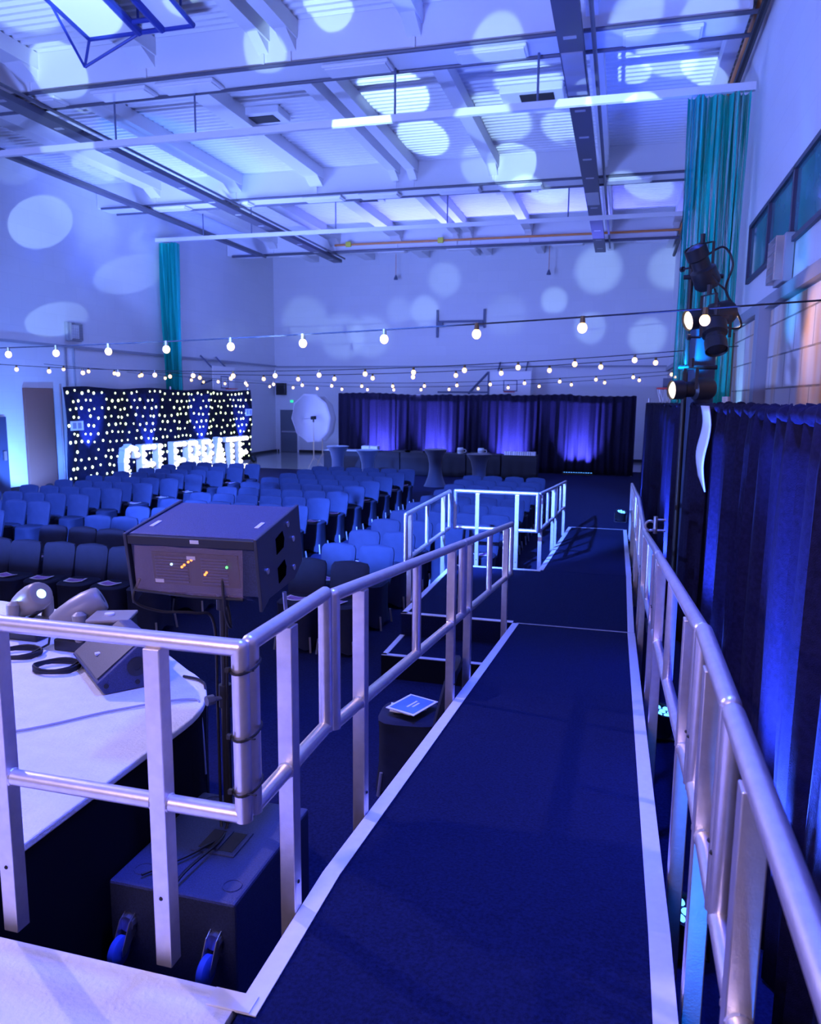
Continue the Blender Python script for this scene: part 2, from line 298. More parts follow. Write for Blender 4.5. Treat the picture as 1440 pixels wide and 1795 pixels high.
struct(MB().box(((XL + XR) / 2, YB - 0.02, 0.06), (XR - XL - 0.2, 0.04, 0.12)).build('baseboard_back', 'blackplastic'))
# window band on the right wall
w1 = thing('window_1', 'dark framed high window band with three panes on the right wall', 'window', (XR, 10.4, 4.8)); struct(w1)
ys = [7.4, 10.15, 11.75, 13.4]; z0, z1 = 4.49, 5.32
f = MB()
for a, b_ in ((z0, 1), (z1, 1)): f.box((XR - 0.02, (ys[0] + ys[-1]) / 2, a), (0.06, ys[-1] - ys[0] + 0.08, 0.06))
for yy in ys: f.box((XR - 0.02, yy, (z0 + z1) / 2), (0.06, 0.09, z1 - z0))
f.build('frame', 'wframe', w1)
for i in range(3): MB().box((XR - 0.006, (ys[i] + ys[i + 1]) / 2, (z0 + z1) / 2), (0.012, ys[i + 1] - ys[i] - 0.09, z1 - z0 - 0.06)).build('pane', 'glass', w1)
# doors
d1 = thing('door_1', 'grey hall door with push bar in the back wall corner', 'door', (-15.3, YB - 0.03, 0)); struct(d1)
MB().box((-15.3, YB - 0.04, 1.01), (0.86, 0.05, 2.0)).build('leaf', 'greydoor', d1)
MB().box((-15.3, YB - 0.09, 0.98), (0.7, 0.05, 0.06)).build('push_bar', 'steel', d1)
fr = MB()
for x in (-15.77, -14.83): fr.box((x, YB - 0.03, 1.03), (0.07, 0.07, 2.06))
fr.box((-15.3, YB - 0.03, 2.06), (1.0, 0.07, 0.07)); fr.build('frame', 'white', d1)
d2 = thing('door_2', 'dark blue door in the left wall at the frame edge', 'door', (XL, 16.7, 0)); struct(d2)
MB().box((XL + 0.03, 16.55, 1.02), (0.05, 1.1, 2.04)).build('leaf', 'darkdoor', d2); MB().box((XL + 0.08, 16.95, 1.0), (0.04, 0.1, 0.25)).build('handle', 'steel', d2)
tag(MB().box((XL + 0.05, 18.35, 1.41), (0.09, 1.1, 2.82)).build('wall_panel', 'brown', bevel=0.01), 'tall brown padded panel on the left wall beside the star cloth', 'panel')

# ------------------------------------------------------------------ roof services
def pipe(name, a, b, r, material, label, cat='pipe', group=None):
    return tag(MB().cyl(a, b, r, 8).build(name, material, smooth=True), label, cat, group)
for y0, nm in ((13.2, 'nearer roof beam'), (21.4, 'second roof beam')):
    pipe('conduit', (XL + 0.2, y0 - 0.05, 8.33), (XR - 0.1, y0 - 0.05, 8.33), 0.035, 'pipe', f'dark conduit along the front lower edge of the {nm}')
    pipe('conduit', (XL + 0.2, y0 + 0.72, 8.33), (XR - 0.1, y0 + 0.72, 8.33), 0.035, 'pipe', f'dark conduit along the rear lower edge of the {nm}')
pipe('conduit', (XL + 0.3, 29.5, 8.3), (XR - 0.1, 29.5, 8.3), 0.05, 'pipe', 'dark conduit below the roof beam nearest the back wall')
pipe('gas_pipe', (-11.2, 29.45, 8.55), (XR - 0.1, 29.45, 8.55), 0.04, 'orange', 'orange pipe along the roof beam nearest the back wall')
for x in (-10.6, -6.9): tag(MB().box((x, 29.38, 8.55), (0.22, 0.08, 0.2)).build('pipe_valve', 'yellow', bevel=0.02), 'yellow tag on the orange roof pipe, ' + ('leftmost of two' if x < -8 else 'rightmost of two'), 'valve')
# light fittings fixed under the beams
FIT = {13.2: (-11.4, -9.4, -8.0, -4.7, -2.35, 0.35), 21.4: (-13.6, -11.5, -8.6, -6.9, -4.6, -2.9, -0.1), 29.6: (-13.2, -9.0, -6.2, -2.2, 0.8)}
for y0, xs in FIT.items():
    for i, x in enumerate(xs):
        t = thing('light_fitting', f'white strip light fitting under the {"nearest" if y0 < 15 else "second" if y0 < 25 else "farthest"} roof beam, {ORD[i]} from the left', 'light fitting', (x, y0 + 0.35, 8.3), 'strip lights under the roof beams')
        MB().box((x, y0 + 0.35, 8.315), (1.2, 0.45, 0.06)).build('housing', 'white', t, bevel=0.02)
        MB().box((x, y0 + 0.35, 8.275), (1.1, 0.36, 0.025)).build('diffuser', 'panelwhite', t)
# net rails hung on rods
for (yy, xa, xb, zz, nm) in ((13.8, -15.6, 1.8, 7.52, 'nearer'), (24.3, -15.85, 1.8, 7.96, 'farther')):
    t = thing('net_rail', f'long white curtain rail hung across the hall, the {nm} of two', 'rail', ((xa + xb) / 2, yy, zz))
    MB().box(((xa + xb) / 2, yy, zz), (xb - xa, 0.09, 0.12)).build('track', 'white', t)
    for x in (-9.8, -8.05, -4.1, -1.6) if yy < 15 else (-14, -12.2, -9.2, -5.5, -1.8):
        MB().cyl((x, yy, zz + 0.05), (x, yy, 8.35 if yy < 15 else 9.06), 0.02, 6).build('rod', 'mdark', t)
# long cable trays along the hall
for (xa, w, nm) in ((-1.02, 0.36, 'right'), (-11.5, 0.34, 'left')):
    t = thing('cable_tray', f'long dark cable tray running down the hall under the roof, the {nm} of two', 'cable tray', (xa, 20, 8.15))
    b = MB(); y0, y1 = 4.0, 30.6
    b.box((xa, (y0 + y1) / 2, 8.1), (w, y1 - y0, 0.02))
    for sx in (-1, 1): b.box((xa + sx * w / 2, (y0 + y1) / 2, 8.15), (0.025, y1 - y0, 0.12))
    b.build('channel', 'tray', t)
    yy = 5.0
    while yy < 30:
        MB().box((xa, yy, 8.085), (w * 0.55, 0.09, 0.012)).build('bracket', 'traylid', t); yy += 1.55
    if xa > -5:
        for ya in (13.2, 21.6): MB().box((xa, ya + 0.95, 8.08), (w - 0.02, 1.75 if ya < 15 else 1.3, 0.02)).build('cover_plate', 'traylid', t)
    pipe('conduit', (xa + w / 2 + 0.16, 4, 8.22), (xa + w / 2 + 0.16, 30.5, 8.22), 0.035, 'pipe', f'thin conduit beside the {nm} cable tray')
t = thing('wall_trunking', 'dark cable trunking under the roof beams along the top of the left wall', 'trunking', (-14.2, 18, 8.2))
MB().box((-14.35, 14.6, 8.27), (0.3, 29.2, 0.08)).build('channel', 'tray', t); MB().cyl((-14.12, 0.2, 8.2), (-14.12, 29.3, 8.2), 0.055, 8).build('pipe', 'pipe', t, smooth=True)
for yy in (5.3, 13.5, 21.7): MB().box((-14.3, yy, 8.33), (0.05, 0.05, 0.06)).build('hanger', 'tray', t)
tag(MB().tube([(XR - 0.1, 6, 8.55), (XR - 0.1, 15.5, 8.55), (XR - 0.1, 30, 8.55)], 0.07, 10).build('drain_pipe', 'orange', smooth=True), 'brown pipe along the top of the right wall', 'pipe')
pipe('conduit', (XR - 0.12, 9, 8.3), (XR - 0.12, 33, 8.3), 0.06, 'blackplastic', 'black conduit below the brown pipe on the right wall')
# roof vents
for i, (x, y) in enumerate([(-8.3, 17.0), (-2.1, 17.2), (-8.3, 24.4), (-3.4, 24.4)]):
    t = thing('roof_vent', 'white roof vent box with dark slot, ' + ['nearest on the left', 'nearest beside the right cable tray', 'second on the left beyond the roof beam', 'second one near the right cable tray'][i], 'vent', (x, y, 8.95), 'roof vents')
    MB().box((x, y, 8.97), (1.3, 0.7, 0.16)).build('housing', 'white', t, bevel=0.02); MB().box((x + 0.1, y, 8.885), (0.7, 0.4, 0.02)).build('slot', 'blackplastic', t)
# ceiling mounted folding backboard with blue tube frame
t = thing('folding_backboard', 'blue framed white backboard folded up under the roof', 'backboard frame', (-8, 12, 8.6))
A = lambda x, s: (x, 12.0 - 2.2 * s, 8.58 + 0.36 * s)
fr = MB()
for x in (-8.95, -7.98, -7.55, -6.98): fr.tube([A(x, 0), A(x, 1)], 0.04 if x < -8.5 or x > -7.2 else 0.07, 8)
fr.tube([A(-8.95, 0), A(-6.98, 0)], 0.04, 8); fr.tube([A(-8.95, 1), A(-6.98, 1)], 0.04, 8)
fr.tube([A(-7.98, 0.12), A(-7.5, 0.12)], 0.04, 8)
fr.build('frame', 'blueframe', t, smooth=True)
for xa, xb in ((-8.95, -7.98), (-7.5, -6.98)):
    q = MB(); q.add([A(xa, 0.02), A(xb, 0.02), A(xb, 0.98), A(xa, 0.98)] + [tuple(Vector(A(xx, ss)) + Vector((0, 0, 0.03))) for xx, ss in ((xa, .02), (xb, .02), (xb, .98), (xa, .98))], [(0, 1, 2, 3), (4, 5, 6, 7), (0, 1, 5, 4), (1, 2, 6, 5), (2, 3, 7, 6), (3, 0, 4, 7)])
    q.build('backboard', 'panelwhite', t)
tip = (-9.03, 11.95, 8.13)
for pa, pb in ((A(-8.95, 0.0), tip), (A(-8.95, 0.42), tip), (A(-7.95, 0.0), tip), (A(-8.2, 1.0), (-8.2, 9.9, 9.05)), (A(-7.2, 0), (-7.2, 12, 9.05)), (A(-8.0, 0), (-8.0, 12, 9.05))):
    MB().tube([pa, pb], 0.024, 6).build('strut', 'blueframe', t, smooth=True)

# green dividing nets gathered at the rails
def net(x0, x1, y, zt, zb, amp, lab):
    b = MB(); n = 90
    def fn(u, v):
        z = zt + (zb - zt) * v; sp = 1 - 0.04 * v
        xc = (x0 + x1) / 2; x = xc + (x0 + (x1 - x0) * u - xc) * sp
        return (x + 0.02 * math.sin(u * 47 + v * 5), y + amp * math.sin(u * 2 * math.pi * 11) * (0.7 + 0.3 * math.sin(v * 6 + u * 9)), z)
    b.grid(fn, n, 24)
    return tag(b.build('sports_net', 'net', smooth=True), lab, 'net')
net(0.80, 1.74, 13.8, 7.44, 0.15, 0.11, 'green divider net gathered at the right end of the nearer rail')
net(-15.85, -15.2, 24.6, 7.9, 0.15, 0.22, 'green divider net gathered at the left end of the farther rail')

# ------------------------------------------------------------------ wall fittings
def backboard(name, lab, c, ax, back, reach):
    """ax: unit vector along the board, back: unit vector to the wall"""
    t = thing(name, lab, 'basketball hoop', c); ax = Vector(ax); bk = Vector(back); c = Vector(c)
    R = Matrix((ax, bk, Vector((0, 0, 1)))).transposed()
    MB().box(c, (1.75, 0.05, 1.0), R).build('backboard', 'panelwhite', t, bevel=0.01)
    q = MB()
    for s in (-1, 1): q.box(c - bk * 0.03 + ax * 0.28 * s + Vector((0, 0, -0.12)), (0.04, 0.012, 0.45), R)
    for zz in (-0.34, 0.1): q.box(c - bk * 0.03 + Vector((0, 0, zz)), (0.6, 0.012, 0.04), R)
    q.build('target_square', 'mdark', t)
    rm = c - bk * 0.33 + Vector((0, 0, -0.38)); MB().torus(rm, 0.225, 0.018).build('rim', 'hoop', t, smooth=True)
    nb = MB()
    for i in range(10):
        a0 = 2 * math.pi * i / 10
        for da in (-0.5, 0.5): nb.cyl(rm + Vector((0.22 * math.cos(a0), 0.22 * math.sin(a0), 0)), rm + Vector((0.13 * math.cos(a0 + da), 0.13 * math.sin(a0 + da), -0.4)), 0.008, 4)
    nb.build('net', 'whitenet', t)
    br = MB()
    for s in (-1, 1):
        br.bar(c + bk * 0.03 + ax * 0.6 * s, c + bk * reach + ax * 0.6 * s + Vector((0, 0, -0.2)), 0.06, 0.06); br.bar(c + bk * 0.03 + ax * 0.6 * s + Vector((0, 0, 0.3)), c + bk * reach + ax * 0.6 * s + Vector((0, 0, 0.9)), 0.05, 0.05)
    br.build('bracket', 'mdark', t)
backboard('basketball_hoop', 'white basketball backboard on the back wall above the black drape', (-4.6, 33.0, 3.3), (1, 0, 0), (0, 1, 0), 0.96)
backboard('basketball_hoop', 'white basketball backboard on the left wall above the star cloth', (-15.3, 27.8, 3.3), (0, 1, 0), (-1, 0, 0), 0.66)
t = thing('basketball_hoop', 'small red hoop with white net beside the speaker lights on the right', 'basketball hoop', (0.55, 15.6, 2.85))
MB().torus((0.85, 15.5, 2.86), 0.2, 0.018).build('rim', 'hoop', t, smooth=True); MB().box((0.90, 15.75, 2.95), (0.28, 0.05, 0.22)).build('backboard', 'mdark', t); MB().bar((0.85, 15.78, 2.92), (XR - 0.05, 15.9, 2.92), 0.05, 0.05).build('bracket', 'mdark', t)
nb = MB()
for i in range(10):
    a0 = 2 * math.pi * i / 10
    for da in (-0.5, 0.5): nb.cyl((0.85 + 0.2 * math.cos(a0), 15.5 + 0.2 * math.sin(a0), 2.86), (0.85 + 0.12 * math.cos(a0 + da), 15.5 + 0.12 * math.sin(a0 + da), 2.5), 0.008, 4)
nb.build('net', 'whitenet', t)
hb = MB()
for x, za, zb in ((-8.06, 5.3, 6.5), (-5.95, 5.7, 6.5)): hb.box((x, YB - 0.06, (za + zb) / 2), (0.09, 0.1, zb - za))
hb.box((-7.0, YB - 0.08, 5.98), (2.0, 0.08, 0.09)); hb.box((-7.9, YB - 0.1, 5.86), (0.2, 0.16, 0.2)); hb.box((-6.1, YB - 0.1, 5.86), (0.2, 0.16, 0.2))
tag(hb.build('wall_bracket', 'mdark'), 'dark H-shaped steel bracket high on the back wall', 'bracket')
gb = MB()
for a, b_ in (((-8.0, 33.97, 2.9), (-5.6, 33.2, 2.9)), ((-6.6, 33.97, 2.85), (-5.6, 33.2, 3.75)), ((-5.58, 33.2, 2.75), (-5.58, 33.2, 3.78))): gb.bar(a, b_, 0.07, 0.07)
tag(gb.build('hoop_frame', 'mdark'), 'dark diagonal hoop frame left of the back wall backboard', 'frame')
def wall_light(c, ax, nrm, lab):
    t = thing('caged_light', lab, 'wall light', c); c = Vector(c); ax = Vector(ax); nn = Vector(nrm); R = Matrix((ax, nn, Vector((0, 0, 1)))).transposed()
    MB().box(c, (0.62, 0.10, 0.55), R).build('housing', 'ledge', t, bevel=0.01); MB().box(c + nn * 0.06, (0.35, 0.04, 0.4), R).build('diffuser', 'panelwhite', t, bevel=0.01)
    q = MB()
    for i in range(7): q.box(c + nn * 0.14 + ax * (-0.24 + 0.08 * i), (0.008, 0.008, 0.5), R)
    for i in range(7): q.box(c + nn * 0.14 + Vector((0, 0, -0.24 + 0.08 * i)), (0.5, 0.008, 0.008), R)
    for s in (-1, 1): q.box(c + nn * 0.08 + ax * 0.25 * s, (0.01, 0.12, 0.5), R)
    q.build('cage', 'steel', t)
wall_light((XR - 0.06, 10.3, 4.3), (0, 1, 0), (-1, 0, 0), 'wire caged light on the right wall below the window band')
wall_light((XL + 0.06, 19.95, 4.5), (0, 1, 0), (1, 0, 0), 'wire caged light on the left wall above the string lights')
tag(MB().box((-15.62, YB - 0.14, 2.99), (0.45, 0.26, 0.55)).build('wall_speaker', 'blackplastic', bevel=0.02), 'black box speaker high in the back left corner above the door', 'speaker')
t = thing('exit_sign', 'small lit green exit sign above the grey back door', 'sign', (-15.15, YB - 0.05, 2.42)); MB().box((-15.15, YB - 0.04, 2.42), (0.3, 0.05, 0.14)).build('case', 'white', t); MB().box((-15.12, YB - 0.075, 2.42), (0.14, 0.02, 0.11)).build('lit_face', 'exit', t)
for yy in (19.6, 19.95): pipe('conduit', (XL + 0.03, yy, 2.9), (XL + 0.03, yy, 4.05), 0.02, 'ledge', f'thin vertical conduit below the left caged light, {"left" if yy < 19.7 else "right"} of the pair')
for x, yy, z in ((-9.9, 33.6, 7.9), (-3.2, 33.6, 7.9)):
    t = thing('pull_cord', 'small hanging pull cord before the back wall, ' + ('left of two' if x < -5 else 'right of two'), 'pull cord', (x, yy, z)); MB().cyl((x, yy, z + 0.1), (x, yy, 9.06), 0.012, 6).build('cord', 'orange', t); MB().lathe([(0.02, 0.12), (0.09, -0.05), (0.09, -0.1)], (x, yy, z), 10).build('pendant', 'mdark', t)

# ------------------------------------------------------------------ pipe and drape
def drape_sheet(path, zt, zb, pitch, amp, seed, pocket=0.10, flare=0.0):
    """pleated curtain along a plan polyline; returns MB"""
    rnd = random.Random(seed); pts = [Vector((p[0], p[1], 0)) for p in path]
    L = [(pts[i + 1] - pts[i]).length for i in range(len(pts) - 1)]; tot = sum(L)
    nu = max(8, int(tot / pitch * 8)); nv = 10
    ph = [rnd.uniform(0, 6.28) for _ in range(8)]
    def at(s):
        d = s * tot
        for i, l in enumerate(L):
            if d <= l or i == len(L) - 1:
                t = d / l; return pts[i].lerp(pts[i + 1], t), (pts[i + 1] - pts[i]).normalized()
            d -= l
    def fn(u, v):
        p, d = at(u); nn = Vector((-d.y, d.x, 0)); x = u * tot / pitch * 2 * math.pi
        w = math.sin(x + 1.3 * math.sin(x * 0.23 + ph[0]) + 0.5 * math.sin(v * 3 + ph[1])) * 0.7 + 0.45 * math.sin(x * 0.41 + ph[2]) + 0.3 * math.sin(x * 1.7 + ph[3] + v * 2)
        k = 0.35 if v < 0.04 else (0.55 + 0.45 * v)
        z = zt + (zb - zt) * v - 0.03 * math.sin(u * tot * 1.3 + ph[4]) * (1 - v) + (0.012 * math.sin(x * 1.0) if v < 0.01 else 0)
        q = p + nn * (amp * k * w + flare * v * v); return (q.x, q.y, z)
    b = MB(); b.grid(fn, nu, nv); return b
# back run
t = thing('pipe_and_drape', 'long black pipe and drape run standing before the back wall', 'drape', (-4.9, 27.4, 0))
xs = [-10.25 + i * 2.14 for i in range(6)]
for i in range(5): drape_sheet([(xs[i] - 0.05, 27.4 + 0.02 * (i % 2)), (xs[i + 1] + 0.05, 27.4 + 0.02 * (i % 2))], 2.78, 0.03, 0.26, 0.065, 11 + i).build('drape', 'drape', t, smooth=True, solid=0.008)
MB().cyl((-10.25, 27.52, 2.74), (0.45, 27.52, 2.74), 0.02, 8).build('crossbar', 'steel', t)
for x in (-10.25, -4.9, 0.45): MB().cyl((x, 27.54, 0.0), (x, 27.54, 2.76), 0.025, 8).build('upright', 'steel', t)
# right runs beside the ramp
t = thing('pipe_and_drape', 'near black drape run beside the ramp railing on the right', 'drape', (0.8, 3, 0))
for i, (ya, yb) in enumerate(((-0.6, 1.25), (1.25, 3.1), (3.1, 5.0), (5.0, 6.95))):
    drape_sheet([(0.80, ya), (0.78, yb)], 2.60, 0.03, 0.27, 0.095, 31 + i, flare=-0.03).build('drape', 'drape', t, smooth=True, solid=0.008)
rf = MB()
rf.tube([(0.80 + 0.010 * math.sin(i * 0.52), -0.6 + i * 0.025, 2.585 + 0.008 * math.sin(i * 0.43) + 0.006 * math.sin(i * 1.9)) for i in range(304)], [0.036 + 0.007 * math.sin(i * 1.1) + 0.004 * math.sin(i * 2.3) for i in range(304)], 12)
rf.build('pole_pocket', 'drape', t, smooth=True)
for yy in (-0.6, 3.1, 6.98): MB().cyl((0.86, yy, 0), (0.86, yy, 2.68), 0.025, 8).build('upright', 'steel', t)
t = thing('pipe_and_drape', 'far black drape run beside the ramp ending near the hall floor', 'drape', (0.7, 12, 0))
for i, (ya, yb) in enumerate(((7.15, 9.8), (9.8, 12.4), (12.4, 15.0), (15.0, 17.6))):
    xa = 0.80 - (ya - 7) * 0.026; xb = 0.80 - (yb - 7) * 0.026
    drape_sheet([(xa, ya), (xb, yb)], 2.60 - 0.004 * (ya - 7), 0.03, 0.29, 0.085, 51 + i, flare=-0.03).build('drape', 'drape', t, smooth=True, solid=0.008)
MB().tube([(0.82 - i * 0.0026, 7.15 + i * 0.1, 2.59 - 0.0004 * i) for i in range(105)], [0.03 + 0.01 * math.sin(i * 2.7) for i in range(105)], 8).build('pole_pocket', 'drape', t, smooth=True)
for yy in (7.1, 17.6): MB().cyl((0.86 - (yy - 7) * 0.026, yy, 0), (0.86 - (yy - 7) * 0.026, yy, 2.68), 0.025, 8).build('upright', 'steel', t)
ws = MB(); ws.grid(lambda u, v: (0.70 - 0.02 * u + 0.02 * math.sin(v * 7), 6.85 + 0.42 * u - 0.2 * v * (1 - v), 2.60 - (0.72 - 0.1 * u) * v), 6, 14)
tag(ws.build('white_strip', 'paper', smooth=True, solid=0.01), 'narrow white cloth strip hanging at the gap in the right drape', 'cloth strip')

# LED uplights
def par(loc, to, lab, power, grp, ang=75, color=BLUE, r=0.11):
    t = thing('led_uplight', lab, 'uplight', loc, grp); c = Vector(loc) + Vector((0, 0, 0.16)); d = (Vector(to) - c).normalized()
    R = d.to_track_quat('Z', 'Y').to_matrix()
    MB().lathe([(0.05, -0.14), (r, -0.10), (r, 0.06), (r + 0.008, 0.07), (r + 0.008, 0.09), (r - 0.012, 0.09), (r - 0.012, 0.07)], c, 18, R).build('body', 'blackplastic', t, smooth=True)
    l = MB()
    for i in range(7):
        a0 = i * math.pi / 3; q = Vector((0, 0, 0.075)) if i == 6 else Vector((0.062 * math.cos(a0), 0.062 * math.sin(a0), 0.075))
        l.lathe([(0.026, 0), (0.02, 0.008), (0.001, 0.011)], c + R @ q, 10, R)
    l.build('led_lenses', 'bluelens', t)
    y = MB(); 
    for s in (-1, 1): y.box(c + Vector((s * (r + 0.015), 0, -0.06)), (0.012, 0.04, 0.2))
    y.box(c + Vector((0, 0, -0.155)), (2 * r + 0.04, 0.04, 0.012)); y.build('yoke', 'blackplastic', t)
    spot('uplight_lamp', tuple(c + d * 0.12), to, ang, power, color, 0.5, 0.05)
for i, x in enumerate((-8.55, -6.45, -3.75, -1.35)):
    t = thing('led_batten', f'blue LED batten on the floor before the back drape, {ORD[i]} from the left', 'uplight', (x, 27.08, 0.012), 'blue battens at the back drape')
    MB().box((x, 27.08, 0.075), (1.04, 0.09, 0.08)).build('body', 'blackplastic', t, bevel=0.01)
    q = MB()
    for k2 in range(12): q.lathe([(0.026, 0), (0.02, 0.006), (0.001, 0.008)], (x - 0.46 + 0.0836 * k2, 27.085, 0.115), 10)
    q.build('led_lenses', 'bluelens', t)
    q = MB()
    for sx in (-0.35, 0.35): q.box((x + sx, 27.08, 0.024), (0.05, 0.16, 0.022))
    q.build('feet', 'blackplastic', t)
    area('batten_lamp', (x, 27.09, 0.14), (x, 27.34, 1.6), 0.9, 0.05, 330, (0.13, 0.15, 1.0), 62)
par((0.40, 3.55, 0.012), (0.80, 3.3, 2.3), 'blue uplight between the ramp and the near right drape', 3600, 'blue uplights at the right drape')
par((0.41, 6.0, 0.012), (0.80, 5.8, 2.3), 'blue uplight by the ramp, at the end of the near right drape', 3600, 'blue uplights at the right drape')
par((0.42, 0.25, 0.012), (0.30, 1.45, 1.2), 'blue uplight beside the level railing at the front edge of the picture', 26, 'blue uplights at the right drape', 60, (0.0, 0.14, 1.0))
par((0.44, 10.4, 0.012), (0.74, 11.0, 2.2), 'blue uplight beside the landing below the far right drape', 3200, 'blue uplights at the right drape')
par((0.1, 17.0, 0.012), (0.55, 16.4, 2.4), 'blue uplight on the floor at the far end of the right drape', 800, 'blue uplights at the right drape')

# ------------------------------------------------------------------ stage, ramp, landing, steps
t = thing('stage', 'white carpeted stage platform at the lower left', 'stage', (-4, -0.6, 0))
MB().box((-4.505, -0.7, 0.985), (7.13, 4.85, 0.03)).build('deck', 'stage', t); MB().box((-4.505, -0.7, 0.49), (7.1, 4.8, 0.94)).build('skirt', 'black', t)
# thrust platform with rounded end
out = [(-8.2, 1.95), (-2.06, 1.95), (-2.06, 3.1)] + [(-2.86 + 0.8 * math.cos(a), 3.25 + 0.8 * math.sin(a)) for a in [math.radians(x) for x in range(0, 61, 6)]] + [(-2.7, 4.13), (-3.1, 4.42), (-3.6, 4.68), (-4.2, 4.85), (-5, 4.95), (-8.2, 4.95)]
t = thing('thrust_stage', 'white rounded thrust platform with speaker and moving heads', 'stage', (-4, 3.4, 0))
MB().prism(out, 0.965, 1.0, lambda u, v, w: (u, v, w)).build('deck', 'stage', t, bevel=0.008)
MB().prism([(u * 0.998 - 0.01, v * 0.998 - 0.005) for u, v in out], 0.012, 0.965, lambda u, v, w: (u, v, w)).build('skirt', 'black', t)
# level walkway + ramp
RXA, RXB = -0.932, 0.222
t = thing('ramp', 'long navy carpeted ramp with white taped edges running down to the landing', 'ramp', (-0.38, 4, 0))
side = [(-3.0, 1.0), (2.3, 1.0), (7.3, 0.46), (7.3, 0.012), (-3.0, 0.012)]
MB().prism(side, RXA + 0.01, RXB - 0.01, lambda u, v, w: (w, u, v - 0.004)).build('deck', 'rampcarpet', t)
def strip(pts, side_x, w, zoff=0.003):
    """tape strip along x edge: pts (y,z)"""
    b = MB(); th = 0.004
    vs = []
    for (yy, zz) in pts: vs += [(side_x, yy, zz + zoff), (side_x + w, yy, zz + zoff)]
    b.add(vs, [(2 * i, 2 * i + 1, 2 * i + 3, 2 * i + 2) for i in range(len(pts) - 1)]); return b
strip([(1.66, 1.0), (2.3, 1.0), (7.3, 0.46)], RXA, 0.062).build('edge_tape', 'tape', t, solid=0.004)
strip([(-1.0, 1.0), (2.3, 1.0), (7.3, 0.46)], RXB - 0.062, 0.066).build('edge_tape', 'tape', t, solid=0.004)
MB().box((-0.955, 1.69, 1.004), (0.13, 0.06, 0.006)).build('edge_tape', 'tape', t)
# landing
t = thing('landing', 'square navy landing with white taped edges between the two ramps', 'landing', (-0.9, 8.5, 0))
LX = -2.08
MB().box(((LX + RXB) / 2, 8.53, 0.235), (RXB - LX - 0.01, 2.44, 0.446)).build('deck', 'rampcarpet', t)
b = MB()
b.box((LX + 0.03, 8.53, 0.461), (0.06, 2.44, 0.006)); b.box(((LX + RXA) / 2, 7.34, 0.461), (RXA - LX, 0.06, 0.006)); b.box(((LX + RXA) / 2, 9.72, 0.461), (RXA - LX + 0.06, 0.06, 0.006)); b.box((RXB - 0.03, 8.53, 0.461), (0.06, 2.44, 0.006))
b.build('edge_tape', 'tape', t)
MB().box(((RXA + RXB) / 2, 7.31, 0.461), (RXB - RXA - 0.08, 0.02, 0.004)).build('joint_strip', 'ledge', t)
t = thing('step', 'black step with white taped edges below the landing', 'step', (-1.5, 7, 0))
MB().box(((LX + RXA) / 2, 6.97, 0.12), (RXA - LX, 0.66, 0.22)).build('tread', 'black', t)
MB().box(((LX + RXA) / 2, 6.97, 0.234), (RXA - LX - 0.02, 0.64, 0.006)).build('tread_carpet', 'rampcarpet', t)
b = MB(); b.box(((LX + RXA) / 2, 6.67, 0.239), (RXA - LX, 0.05, 0.006)); b.box((LX + 0.025, 6.97, 0.239), (0.05, 0.64, 0.006)); b.build('edge_tape', 'tape', t)
t = thing('ramp', 'second navy ramp going from the landing down to the hall floor', 'ramp', (-0.38, 12.5, 0))
MB().prism([(9.76, 0.46), (15.9, 0.03), (15.9, 0.013), (9.76, 0.013)], RXA + 0.01, RXB - 0.01, lambda u, v, w: (w, u, v - 0.002)).build('deck', 'rampcarpet', t)
strip([(9.76, 0.46), (15.9, 0.03)], RXA, 0.062).build('edge_tape', 'tape', t, solid=0.004); strip([(9.76, 0.46), (15.9, 0.03)], RXB - 0.062, 0.066).build('edge_tape', 'tape', t, solid=0.004)
MB().box(((RXA + RXB) / 2, 15.88, 0.036), (RXB - RXA - 0.1, 0.04, 0.004)).build('edge_tape', 'ledge', t)

